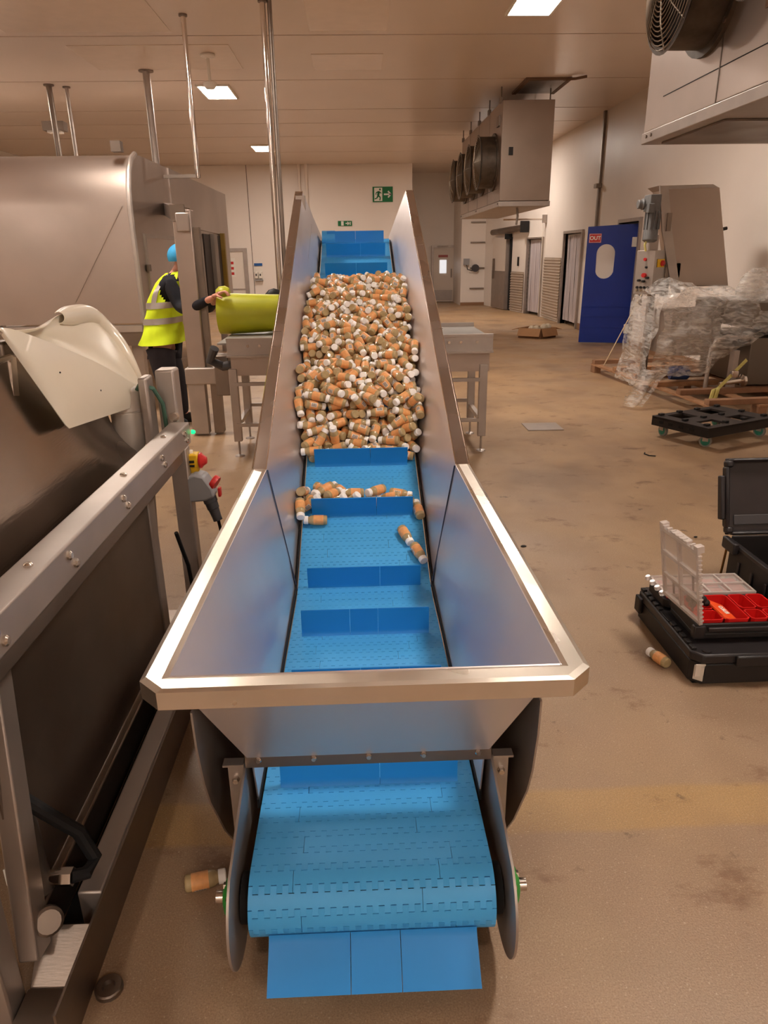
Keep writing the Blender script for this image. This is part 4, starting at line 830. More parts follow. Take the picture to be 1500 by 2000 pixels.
# two bottles end to end at the right edge of the belt
def lay(p, d, label):
    q = Vector(d).normalized().to_track_quat('X', 'Z') @ Quaternion((1, 0, 0), random.uniform(0, 6.28)); return bottle(Vector(p), q, label)

lay((.205, 3.150, .430), (.035, -.09, -.035), 'upper of the two bottles lying end to end on the bare blue belt')
lay((.258, 3.035, .387), (.035, -.09, -.035), 'lower of the two bottles lying end to end on the bare blue belt')
lay((1.275, 2.655, .0250), (-.35, .95, 0), 'single bottle on the floor beside the black tool case')
lay((-.475, 1.567, .0250), (.97, .22, 0), 'single bottle on the floor left of the conveyor nose plate')

# ------------------------------------------------------------------ tipping machine at the left front
tm = thing('bin_tipper', 'large stainless tipping machine with bolted box frame, close on the left', 'machine', (-1.2, 2.0, 0))
tb = G().box(-.80, -.72, .6, 2.97, .955, 1.045).build('top_beam', steel_frame, tm, bevel=.006)
for y in (1.24, 1.62, 2.05, 2.5, 2.86):
    for dz_, dy in ((1.018, 0), (.985, .03)): G().lathe([(0, .012), (.006, .012), (.01, .008)], (-.72, y + dy, dz_), (1, 0, 0), 10).build('bolt', bolt_m, tb)
for y in (1.5, 2.2, 2.7): G().lathe([(0, .011), (.005, .011), (.009, .007)], (-.76, y, 1.045), (0, 0, 1), 10).build('bolt', bolt_m, tb)
G().box(-.79, -.735, .6, 2.9, .90, .955).build('under_rail', steel_dark, tm, bevel=.004)
G().box(-.79, -.72, 2.86, 2.93, .12, .955).build('post', steel_frame, tm, bevel=.005)
G().box(-.90, -.85, 2.70, 2.78, .12, .9).build('post', steel_frame, tm, bevel=.005)
G().beam((-.88, 1.50, .95), (-.83, 1.30, .10), .07, .05, up=(1, 0, 0)).build('post', steel_frame, tm, bevel=.005)
G().box(-.93, -.85, 1.19, 1.26, .0, .95).build('post', steel_frame, tm, bevel=.005)
G().plate([(-.86, 1.35, .16), (-.86, 2.72, .16), (-.86, 2.86, .93), (-.86, 1.35, .93)], .004).build('side_sheet', steel_dark, tm, angle=0)
G().box(-.765, -.701, 1.42, 3.0, .02, .155).build('base_rail', steel_frame, tm, bevel=.006)
G().box(-.92, -.835, 1.38, 3.0, .02, .15).build('base_rail', steel_dark, tm, bevel=.006)
G().box(-.8345, -.766, 1.42, 3.0, .01, .02).build('base_gap_shade', black_soft, tm)  # black strip laid in as the shade of the gap between the rails
G().box(-.845, -.70, 1.14, 1.26, .0, .03).build('foot_plate', steel_dark, tm, bevel=.003)
G().prism([(-.84, 1.26, .0), (-.84, 1.26, .03), (-.84, 1.36, .12), (-.84, 1.36, .0)], (.13, 0, 0)).build('foot_gusset', steel_dark, tm, bevel=.003)
G().box(-.70, -.694, 1.10, 3.0, .0, .155).build('rail_side_plate', steel_dark, tm)
G().lathe([(0, .035), (.02, .035), (.025, .028)], (-.80, 1.33, .17), (.5, -.7, .5), 16).build('pivot_bolt', steel_dark, tm)
G().lathe([(0, .034), (.012, .034), (.015, .030), (.015, .016), (.004, .013)], (-.655, 1.27, .0), (0, 0, 1), 16).build('levelling_foot', steel_dark, tm)
cy = G().tube((-.96, 1.56, .66), (-.86, 1.41, .17), .042, 20).build('lift_cylinder', mat('cylinder_grey', (112, 104, 98), .4, .7), tm)
G().tube((-.875, 1.43, .20), (-.80, 1.43, .20), .018, 12, r2=.02).tube((-.80, 1.43, .20), (-.77, 1.43, .20), .024, 6).build('port_fitting', chrome, cy)
G().box(-.905, -.865, 1.372, 1.376, .24, .29).build('paper_tag', sign_white, cy)
G().path([(-1.15, 1.45, .72), (-1.0, 1.44, .62), (-.9, 1.43, .5), (-.82, 1.46, .38), (-.77, 1.50, .28), (-.735, 1.49, .20), (-.745, 1.45, .19), (-.775, 1.43, .20)], .018, 10).build('hydraulic_hose', black_soft, cy)
G().path([(-.705, 2.52, .72), (-.70, 2.555, .64), (-.695, 2.60, .55), (-.70, 2.64, .45), (-.68, 2.66, .3), (-.67, 2.7, .02)], .008, 8).build('cable', black_soft, tm)
# hopper body of the tipper: rounded tub
def tub(u, v):
    a = (u - .5) * 1.0
    y = 1.2 + 2.0 * u
    x = -1.0 + .10 * v ** 2 + (.06 * (1 - min(1, (1 - u) * 6)) if u > .83 else 0)*-2
    zt = 1.43 - max(0, y - 2.15) * .40
    return (x - .02, y, zt + (.93 - zt) * v)
g = G(); g.grid(tub, 24, 8)
g.build('tub_side', mat('tub_steel', (140, 128, 118), .24, 1., var=.12, vscale=2.2, rvar=.1, bump=.04, bscale=14, bstretch=(1, 1, 10)), tm, thick=.005, angle=50)
G().plate([(-1.05, 3.2, 1.0), (-2.1, 3.2, 1.0), (-1.9, 3.2, .5), (-1.0, 3.15, .93)], .005).build('tub_end', steel_dark, tm)
G().plate([(-1.0, 1.2, 1.45), (-2.1, 1.2, 1.45), (-1.9, 1.2, .5), (-.92, 1.2, .93)], .005).build('tub_end', steel_dark, tm)
G().plate([(-2.1, 1.2, 1.42), (-2.1, 3.2, 1.0), (-1.9, 3.2, .5), (-1.9, 1.2, .5)], .005).build('tub_side', steel_dark, tm)
G().plate([(-.97, 1.2, .5), (-.97, 2.85, .5), (-1.9, 2.85, .5), (-1.9, 1.2, .5)], .005).build('tub_bottom', steel_dark, tm)
G().tube((-1.02, 1.2, 1.43), (-1.02, 2.15, 1.43), .010, 10).build('tub_rim', chrome, tm)
G().beam((-1.03, 2.16, 1.43), (-1.03, 2.05, .95), .035, .03, up=(1, 0, 0)).build('corner_bar', chrome, tm)
hb = G().box(-1.12, -1.02, 2.12, 2.20, 1.43, 1.475).build('hinge_block', steel_dark, tm, bevel=.008)
for x_ in (-1.09, -1.05): G().lathe([(0, .011), (.008, .011)], (x_, 2.12, 1.452), (0, -1, 0), 8).build('bolt', bolt_m, hb)
# bearing post and gearbox at the far end of the beam
G().box(-.90, -.862, 2.92, 3.02, .9, 1.24).build('bearing_post', steel_frame, tm, bevel=.01)
G().box(-.855, -.775, 3.02, 3.12, .85, 1.255).build('bearing_post', steel_frame, tm, bevel=.01)
mo = G().lathe([(0, .05), (.01, .065), (.09, .07), (.092, .066), (.096, .066), (.098, .07), (.2, .07), (.28, .04)], (-.975, 2.99, 1.19), (0, 0, -1), 20).build('drive_motor', mat('motor_white', (206, 198, 188), .4), tm)
G().path([(-.93, 2.98, 1.17), (-.90, 2.95, 1.21), (-.85, 2.96, 1.19), (-.83, 3.0, 1.12), (-.83, 3.02, 1.0)], .009, 8).build('green_wire', mat('green_cable', (70, 104, 88), .5), tm)
G().lathe([(0, .02), (.03, .02)], (-.79, 3.02, 1.06), (0, -1, 0), 8).build('clamp_bolt', bolt_m, tm)
# indicator lamp, isolator, socket box with plug
G().lathe([(0, .009), (.01, .009), (.016, .005)], (-.716, 2.975, 1.0), (1, 0, 0), 14).build('green_lamp', mat('green_lamp', (20, 230, 130), .3, emit=1.5), tm, label='lit green pilot lamp')
sw = thing('isolator_switch', 'yellow isolator switch with red rotary handle on the tipper post', 'switch', (-.70, 2.95, .88))
G().box(-.745, -.685, 2.90, 2.96, .86, .92).box(-.725, -.69, 2.91, 2.95, .82, .865).build('yellow_body', yellow_p, sw, bevel=.006)
G().box(-.72, -.70, 2.893, 2.90, .885, .895).box(-.72, -.70, 2.893, 2.90, .868, .876).build('slots', black, sw)
G().lathe([(0, .034), (.008, .034), (.014, .026), (.03, .014)], (-.684, 2.93, .887), (1, 0, 0), 16).build('red_handle', sign_red, sw)
G().lathe([(0, .012), (.012, .012)], (-.72, 2.93, .92), (0, 0, 1), 12).build('white_gland', white_p, sw)
so = thing('wall_socket', 'grey industrial power socket with red collar and black plug hanging below the yellow switch', 'socket', (-.68, 2.93, .77))
G().prism([(-.735, 2.86, .72), (-.735, 2.86, .83), (-.70, 2.86, .845), (-.66, 2.86, .835), (-.628, 2.86, .78), (-.622, 2.86, .742), (-.66, 2.86, .725)], (0, .09, 0)).build('socket_housing', grey_p, so, bevel=.01)
G().lathe([(0, .034), (.012, .036), (.022, .034)], (-.635, 2.90, .80), (.75, -.15, -.45), 18).build('red_collar', sign_red, so)
G().box(-.612, -.600, 2.885, 2.915, .735, .775).build('red_latch', sign_red, so, bevel=.004)
G().lathe([(0, .030), (.03, .030), (.032, .027), (.06, .026), (.062, .023), (.10, .02), (.115, .02)], (-.655, 2.90, .74), (.28, -.1, -.95), 16).build('plug', grey_d, so)
G().path([(-.622, 2.89, .63), (-.615, 2.89, .58), (-.62, 2.9, .4), (-.66, 2.95, .15), (-.7, 3.1, .02)], .007, 8).build('power_cord', black_soft, so)

# white plastic sheet draped over the tub edge
ws = thing('plastic_sheet', 'cream white plastic sheet draped over the tipper tub, curled at its back corner', 'sheet', (-1.0, 2.6, 1.45))
P_ = lambda *a: Vector(a)
crease = [P_(-1.00, 2.06, 1.522), P_(-.985, 2.20, 1.492), P_(-.96, 2.70, 1.33), P_(-.95, 3.193, 1.136)]
lower = [P_(-.99, 2.06, 1.50), P_(-.96, 2.17, 1.36), P_(-.945, 2.29, 1.18), P_(-.945, 3.21, 1.088)]
ridge = [P_(-1.06, 2.07, 1.515), P_(-1.03, 2.42, 1.487), P_(-1.12, 2.80, 1.498), P_(-1.13, 3.13, 1.492), P_(-1.09, 3.22, 1.42), P_(-1.0, 3.20, 1.275), P_(-.95, 3.197, 1.13)]
def along(pts, t):
    t = max(0, min(.9999, t)) * (len(pts) - 1); i = int(t); f = t - i
    p0, p1, p2, p3 = pts[max(i - 1, 0)], pts[i], pts[i + 1], pts[min(i + 2, len(pts) - 1)]
    return .5 * ((2 * p1) + (p2 - p0) * f + (2 * p0 - 5 * p1 + 4 * p2 - p3) * f * f + (3 * p1 - p0 - 3 * p2 + p3) * f ** 3)
def lowline(u): return lower[0].lerp(lower[2], min(1, u / .42)) if u < .42 else lower[2].lerp(lower[3], (u - .42) / .58)
def sheet(u, v): return along(crease, u).lerp(lowline(u), v) + P_(.012 * math.sin(v * math.pi), 0, 0)
g = G(); g.grid(sheet, 40, 10); g.build('front_fall', cream, ws, thick=.003, angle=60)
def sheet2(u, v):
    sag = math.sin(v * math.pi) * math.sin(min(1, u * 1.0) * math.pi)
    return along(crease, u).lerp(along(ridge, u), v) + P_(-.05 * sag, 0, -.035 * sag)
g = G(); g.grid(sheet2, 40, 16); g.build('back_fall', cream, ws, thick=.003, angle=60)
def roll(u, v):    # the rolled lip running along the ridge
    t0 = .34 + .62 * u; c = along(ridge, t0); d = (along(ridge, min(1, t0 + .02)) - along(ridge, t0 - .02)).normalized()
    x = d.cross(P_(0, 0, 1)).normalized(); y = x.cross(d); r = .005 + .034 * math.sin(min(1, (1 - u) * 1.6 + .08) * math.pi / 2) * min(1, u * 6 + .5); a = 2.2 - v * 4.6
    return c - x * r * .2 + x * r * math.cos(a) + y * r * (math.sin(a) - .4)
g = G(); g.grid(roll, 30, 14); g.build('curled_lip', cream, ws, thick=.003, angle=60)
for q_, r_ in ((P_(-.942, 2.62, 1.245), .004), (P_(-.945, 2.30, 1.36), .003)): G().sphere(q_, .003, r_, r_, 8, 5).build('speck', black, ws)

# ------------------------------------------------------------------ big enclosure
en = thing('steel_enclosure', 'large stainless steel enclosure with rounded roof edge and side hatch, far left', 'machine', (-4.5, 10, 0))
EX, EY0, EY1, EZ = -2.33, 8.11, 14.1, 2.74
prof = [(EY0 + .0, 1.02), (EY0 + .0, 2.16), (EY0 + .03, 2.36), (EY0 + .10, 2.52), (EY0 + .22, 2.65), (EY0 + .40, 2.72), (EY0 + .62, EZ), (EY1, EZ), (EY1, 1.02)]
G().prism([(-7.2, y, z) for y, z in prof], (-EX * 0 + (EX + 7.2), 0, 0)).build('shell', steel_mach, en, angle=40)
# diagonal pressed folds on the curved front
for x0, x1 in ((-2.42, -3.05), (-4.95, -4.25), (-5.05, -5.7)):
    G().prism([(x0, EY0 - .006, 2.2), (x1, EY0 - .006, 1.25), (x1 + .012, EY0 - .006, 1.25), (x0 + .012, EY0 - .006, 2.2)], (0, .004, 0)).build('pressed_fold', steel_mach, en, angle=0)
G().path([(EX, EY0 - .005, 1.02), (EX, EY0 - .005, 2.16), (EX, EY0 + .03, 2.37), (EX, EY0 + .1, 2.53), (EX, EY0 + .22, 2.66), (EX, EY0 + .4, 2.73)], .03, 10).build('corner_moulding', steel_frame, en)
G().box(EX - .15, EX - .05, 8.2, 8.3, 2.72, 2.82).build('lifting_eye', steel_dark, en)
G().box(-7.2, EX - .02, EY0 - .05, EY0 + .05, .93, 1.0).build('bottom_rail', steel_frame, en)
G().box(-7.2, EX - .02, EY0, EY0 + .1, .78, .93).build('bottom_channel', steel_dark, en)
for x in (-2.5, -2.9, -4.6, -6.6):
    for y in (8.35, 13.8): G().box(x - .06, x + .06, y - .06, y + .06, 0, .8).build('leg', steel_frame, en) if x != -2.9 or y < 9 else None
G().box(-2.95, -2.62, 8.12, 8.4, .6, .85).build('gearbox_cover', steel_frame, en, bevel=.01)
# hatch sheet on the side, overlapping
G().prism([(EX, 9.88, 2.74), (EX, 9.88, 2.33), (EX, 10.9, 2.33), (EX, 10.9, 2.08), (EX, 13.4, 2.04), (EX, 13.95, 2.12), (EX, 13.95, 2.70)], (.02, 0, 0)).build('hatch_sheet', steel_mach, en, angle=0)
# side window frames
for y0, y1 in ((8.45, 9.95), (10.35, 11.55)):
    fr = G().box(EX, EX + .025, y0, y1, 1.90, 1.94).box(EX, EX + .025, y0, y0 + .05, 1.02, 1.9).box(EX, EX + .025, y1 - .05, y1, 1.02, 1.9).build('door_frame', steel_frame, en)
    G().box(EX, EX + .012, y0 + .05, y1 - .05, 1.02, 1.9).build('door_panel', mat('pale_steel_panel', (186, 170, 160), .28, 1.), fr)
G().tube((EX + .03, 8.42, 1.55), (EX + .03, 8.42, 1.62), .03, 10).build('hinge', steel_dark, en)
# dark opening and yellow guard at the far end
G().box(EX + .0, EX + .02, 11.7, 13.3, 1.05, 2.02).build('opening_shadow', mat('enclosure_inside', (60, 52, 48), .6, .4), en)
G().box(EX + .02, EX + .09, 13.1, 13.2, .9, 2.06).build('guard_edge', mat('ochre_guard', (140, 112, 40), .5), en)
G().box(EX + .02, EX + .06, 13.25, 13.3, .9, 2.06).build('guard_edge', MATS['ochre_guard'], en)
G().box(EX + .01, EX + .08, 12.2, 12.5, 1.05, 2.03).build('jamb', steel_dark, en)
# front column with boxed foot, brackets up to the hatch
G().box(-1.665, -1.495, 7.06, 7.20, .66, 2.10).build('column', steel_mach, en, bevel=.01)
G().box(-1.495, -1.44, 7.10, 7.18, .62, 1.95).build('column_return', steel_dark, en)
G().prism([(-1.69, 7.0, .52), (-1.69, 7.0, .68), (-1.36, 7.0, .68), (-1.36, 7.0, .52)], (0, .24, 0)).build('column_boot', steel_frame, en, bevel=.012)
G().box(-1.68, -1.52, 7.04, 7.16, .02, .52).build('column_leg', steel_frame, en)
G().box(-1.47, -1.38, 7.08, 7.2, .02, .52).build('column_leg', steel_dark, en)
G().beam((-1.60, 7.15, 2.05), (-2.31, 9.6, 2.25), .08, .14).build('tie_arm', steel_mach, en)
G().box(-1.67, -1.54, 7.02, 7.06, 2.0, 2.14).build('latch_plate', steel_dark, en)
G().box(-1.62, -1.50, 6.99, 7.02, 1.91, 2.07).build('latch_lever', steel_frame, en, bevel=.01)

# ------------------------------------------------------------------ transfer table behind the conveyor
tt = thing('transfer_conveyor', 'low stainless transfer conveyor standing crosswise behind the big incline', 'conveyor', (0, 6.5, 0))
G().box(-1.2, 1.16, 6.22, 7.28, .985, 1.0).build('belt_top', mat('table_belt', (150, 146, 140), .5), tt)
fb_ = G().prism([(-1.12, 6.2, 1.03), (-1.12, 6.2, .90), (-1.12, 6.24, .90), (-1.12, 6.24, 1.03)], (2.28, 0, 0)).box(-1.12, 1.16, 6.19, 6.245, 1.02, 1.04).box(-1.12, 1.16, 6.16, 6.21, .885, .90).build('front_rail', steel_frame, tt, angle=0)
for x in (-.94, -.84, -.5, .78, .88, 1.02): G().lathe([(0, .012), (.012, .012)], (x, 6.2, .975), (0, -1, 0), 8).build('bolt', bolt_m, fb_)
G().box(-1.12, 1.16, 7.27, 7.3, .88, 1.04).build('rear_rail', steel_frame, tt)
G().box(-1.1, 1.14, 6.23, 6.26, .72, .88).build('side_panel', steel_mach, tt)
for x in (-1.09, 1.09):
    for y, zz in ((6.24, .78), (6.9, .86)):
        lg = G().box(x - .035, x + .035, y - .03, y + .03, .14, zz).build('leg', steel_frame, tt, bevel=.004)
        G().tube((x, y, 0.02), (x, y, .15), .01, 8).lathe([(0, .045), (.01, .04), (.02, .012)], (x, y, 0), (0, 0, 1), 14).build('levelling_foot', steel_frame, lg)
    G().box(x - .02, x + .02, 6.27, 6.87, .26, .30).build('leg_tie', steel_frame, tt)
for z in (.65, .29):
    G().box(-1.09, -.6, 6.2, 6.23, z - .015, z + .015).box(.6, 1.07, 6.2, 6.23, z - .015, z + .015).build('cross_rail', steel_frame, tt)
    G().box(-1.06, -.6, 6.88, 6.91, z + .03, z + .06).box(.6, 1.06, 6.88, 6.91, z + .03, z + .06).build('cross_rail', steel_frame, tt)
G().path([(-1.24, 6.3, .95), (-1.30, 6.35, .84), (-1.2, 6.4, .78), (-1.1, 6.35, .8)], .04, 10).build('motor_cable_loop', grey_d, tt)
G().box(-1.30, -1.17, 6.5, 6.7, .5, .86).build('drive_box', steel_dark, tt, bevel=.008)

# lime green tub
lt = thing('lime_tub', 'lime green plastic tub lying on the transfer conveyor, held by the worker', 'tub', (-.9, 6.6, 1.05))
def tubf(u, v):
    t = math.radians(-100 + 220 * v); r = .175 + .01 * math.cos(3 * u)
    return (-1.29 + .62 * u, 6.95 + r * math.cos(t + math.pi), 1.188 + r * math.sin(t))
g = G(); g.grid(tubf, 12, 18); g.build('barrel', lime, lt, thick=.01, angle=60)
G().lathe([(0, .05), (.03, .075), (.08, .08), (.12, .06)], (-1.30, 6.93, 1.36), (1, 0, 0), 18).build('rolled_lip', lime, lt)
def endf(u, v): t = 2 * math.pi * u; r = .175 * v + .001; return (-1.285, 6.95 + r * math.cos(t), 1.188 + r * math.sin(t))
g = G(); g.grid(endf, 24, 3); g.build('end_wall', mat('lime_pale', (190, 190, 96), .5), lt, thick=.008, angle=60)
bg = thing('dark_bag', 'small black bundle lying behind the lime green tub', 'bundle', (-.8, 7.12, 1.1))
g = G(); g.sphere((-.80, 7.20, 1.2), .13, .05, .2, 12, 8); g.build('bundle', black, bg)

# ------------------------------------------------------------------ worker
wk = thing('person', 'worker in lime hi-vis vest, blue hairnet and dark trousers, leaning over the lime tub', 'person', (-2.0, 7.75, 0))
def skin_mesh(name, verts, edges, m, parent, sub=2, root=0, label=None, flat=None):
    me = bpy.data.meshes.new(name); off = ORIG[parent]
    me.from_pydata([Vector(v[:3]) - off for v in verts], edges, []); me.materials.append(m)
    o = bpy.data.objects.new(name, me); COL.objects.link(o); o.parent = parent; ORIG[o] = off
    sk = o.modifiers.new('skin', 'SKIN'); sk.use_smooth_shade = True
    for i, v in enumerate(verts):
        d = me.skin_vertices[0].data[i]; r = v[3]; d.radius = (r, v[4] if len(v) > 4 else r); d.use_root = (i == root)
    md = o.modifiers.new('sub', 'SUBSURF'); md.levels = sub; md.render_levels = sub
    # freeze to a plain mesh
    dg = bpy.context.evaluated_depsgraph_get(); nm = bpy.data.meshes.new_from_object(o.evaluated_get(dg))
    o.modifiers.clear(); o.data = nm
    for p in nm.polygons: p.use_smooth = True
    if not nm.materials: nm.materials.append(m)
    if label: o['label'] = label
    return o
HX, HY = -2.01, 7.60
body = [(HX, HY, .93, .14, .12), (HX + .03, HY, 1.10, .13, .11), (HX + .09, HY, 1.30, .15, .12), (HX + .15, HY, 1.46, .13, .10), (HX + .20, HY, 1.54, .055), (HX + .25, HY - .01, 1.62, .05),
        (HX + .28, HY - .01, 1.70, .085, .08), (HX + .29, HY - .01, 1.77, .07, .07),
        # near (right) arm
        (HX + .17, HY - .17, 1.44, .065), (HX + .26, HY - .22, 1.22, .05), (HX + .40, HY - .42, 1.22, .04), (HX + .69, HY - .75, 1.34, .03),
        # far arm
        (HX + .17, HY + .17, 1.44, .065), (HX + .30, HY + .2, 1.22, .05), (HX + .50, HY - .02, 1.20, .04), (HX + .63, HY - .33, 1.30, .03),
        # legs
        (HX - .01, HY - .10, .86, .095), (HX + .02, HY - .11, .48, .065), (HX + .0, HY - .12, .10, .045), (HX + .12, HY - .12, .05, .035),
        (HX - .01, HY + .10, .86, .095), (HX + .05, HY + .12, .48, .065), (HX + .06, HY + .14, .10, .045), (HX + .18, HY + .14, .05, .035)]
be = [(0, 1), (1, 2), (2, 3), (3, 4), (4, 5), (5, 6), (6, 7), (3, 8), (8, 9), (9, 10), (10, 11), (3, 12), (12, 13), (13, 14), (14, 15), (0, 16), (16, 17), (17, 18), (18, 19), (0, 20), (20, 21), (21, 22), (22, 23)]
skin_mesh('body', body, be, skin_m, wk)
# face
fx, fy, fz = HX + .29, HY - .01, 1.70
G().sphere((fx + .085, fy, fz - .005), .02, .014, .028, 10, 6).build('nose', skin_m, wk)
for s in (-1, 1):
    e = G().sphere((fx + .07, fy + s * .032, fz + .015), .012, .014, .010, 10, 6).build('eye', sign_white, wk)
    G().sphere((fx + .08, fy + s * .032, fz + .015), .005, .006, .006, 8, 5).build('iris', navy, e)
    G().sphere((fx - .0, fy + s * .082, fz - .0), .022, .01, .032, 10, 6).build('ear', skin_m, wk)
G().sphere((fx + .072, fy, fz - .048), .01, .024, .007, 10, 6).build('mouth', mat('lips', (170, 90, 86), .5), wk)
# hairnet
def net(u, v):
    t = 2 * math.pi * u; ph = v * math.pi * .62; r = 1 + .03 * math.sin(t * 17) * v
    return (fx - .02 + .135 * r * math.sin(ph) * math.cos(t), fy + .13 * r * math.sin(ph) * math.sin(t), fz + .0 + .125 * math.cos(ph))
g = G(); g.grid(net, 34, 10); g.build('hairnet', hair_blue, wk, thick=.004, angle=80)
# sweater
sw_v = [(HX - .0, HY, .97, .155, .135), (HX + .03, HY, 1.10, .145, .13), (HX + .09, HY, 1.30, .165, .14), (HX + .15, HY, 1.46, .14, .115), (HX + .20, HY, 1.56, .072),
        (HX + .17, HY - .17, 1.44, .083), (HX + .26, HY - .22, 1.22, .068), (HX + .40, HY - .42, 1.22, .055), (HX + .64, HY - .69, 1.32, .044),
        (HX + .17, HY + .17, 1.44, .083), (HX + .30, HY + .2, 1.22, .068), (HX + .50, HY - .02, 1.20, .056), (HX + .60, HY - .25, 1.28, .046)]
skin_mesh('sweater', sw_v, [(0, 1), (1, 2), (2, 3), (3, 4), (3, 5), (5, 6), (6, 7), (7, 8), (3, 9), (9, 10), (10, 11), (11, 12)], navy, wk)
tr_v = [(HX - .01, HY, .92, .175, .15), (HX - .02, HY - .09, .78, .15), (HX + .01, HY - .11, .48, .118), (HX + .0, HY - .12, .06, .092),
        (HX - .02, HY + .09, .78, .15), (HX + .05, HY + .12, .48, .115), (HX + .06, HY + .14, .06, .092)]
skin_mesh('trousers', tr_v, [(0, 1), (1, 2), (2, 3), (0, 4), (4, 5), (5, 6)], trouser, wk)
for y_, x_ in ((HY - .12, HX), (HY + .14, HX + .06)):
    G().box(x_ - .09, x_ + .19, y_ - .05, y_ + .05, 0, .03).sphere((x_ + .06, y_, .05), .13, .052, .055, 14, 8).build('shoe', black, wk, bevel=.008)
# hi-vis vest, lofted ellipses along the leaning torso
secs = [(.86, -.02, .225, .26), (.95, .0, .20, .23), (1.05, .015, .18, .20), (1.16, .05, .18, .20), (1.28, .085, .185, .205), (1.38, .12, .18, .20), (1.46, .15, .155, .18), (1.52, .18, .115, .13), (1.555, .20, .085, .095)]
def sec(z):
    for a, b in zip(secs, secs[1:]):
        if a[0] <= z <= b[0] + 1e-6:
            t = (z - a[0]) / (b[0] - a[0]); return [a[i] + (b[i] - a[i]) * t for i in range(4)]
    return secs[-1]
def vest(z0, z1, off, t0=0, t1=2 * math.pi, hole=True):
    def f(u, v):
        z = z0 + (z1 - z0) * v; s_ = sec(z); t = t0 + (t1 - t0) * u
        wr = .006 * math.sin(7 * t + z * 13) + .005 * math.sin(3 * t - z * 31)
        return (HX + s_[1] + (s_[2] + off + wr) * math.cos(t), HY + (s_[3] + off + wr) * math.sin(t) * (1 if True else 1), z + .012 * math.cos(t))
    return f
g = G(); N1, N2 = 48, 30; fn = vest(.86, 1.555, .01); g.grid(fn, N1, N2)
# cut arm holes
keep_f = []; keep_m = []
for f_, m_ in zip(g.f, g.m):
    c = sum((Vector(g.v[i]) for i in f_), Vector()) / len(f_)
    rel_z = (c.z - 1.405) / .145; rel_x = (c.x - (HX + .155)) / .085
    if rel_z ** 2 + rel_x ** 2 < 1 and abs(c.y - HY) > .09: continue
    if c.z > 1.44 and c.x > HX + .24: continue
    keep_f.append(f_); keep_m.append(m_)
g.f, g.m = keep_f, keep_m
vv = g.build('vest', hivis, wk, thick=.006, angle=80)
for z0, z1 in ((1.215, 1.275), (1.06, 1.12)):
    gg = G(); gg.grid(vest(z0, z1, .017), 48, 2)
    gg.build('reflective_band', reflect, vv, thick=.002, angle=80)
for t_c in (-2.05, 2.05):
    gg = G(); gg.grid(vest(1.275, 1.54, .017, t_c - .14, t_c + .14), 3, 12); gg.build('reflective_brace', reflect, vv, thick=.002, angle=80)
# hands: palm + five fingers closing on the tub lip
def hand(cx, cy, cz, sgn, nm='hand'):
    V_ = [(cx - .05, cy + .035, cz - .02, .026, .02), (cx, cy, cz, .034, .018), (cx + .03, cy - .01, cz + .012, .032, .016)]
    E_ = [(0, 1), (1, 2)]
    for k in range(4):
        b0 = len(V_); oy = -.03 + .02 * k; L_ = (.9, 1.0, 1.05, .95)[k]
        V_ += [(cx + .045, cy + oy, cz + .02, .0095), (cx + .045 + .03 * L_, cy + oy, cz + .025, .009), (cx + .045 + .052 * L_, cy + oy, cz + .008, .0085), (cx + .045 + .06 * L_, cy + oy, cz - .015, .008)]
        E_ += [(2, b0), (b0, b0 + 1), (b0 + 1, b0 + 2), (b0 + 2, b0 + 3)]
    b0 = len(V_); V_ += [(cx + .01, cy + sgn * .04, cz - .01, .011), (cx + .035, cy + sgn * .055, cz - .02, .010), (cx + .055, cy + sgn * .05, cz - .03, .009)]
    E_ += [(1, b0), (b0, b0 + 1), (b0 + 1, b0 + 2)]
    skin_mesh(nm, V_, E_, skin_m, wk, sub=2, root=1)
hand(HX + .74, HY - .80, 1.37, -1)
hand(HX + .68, HY - .38, 1.33, 1)

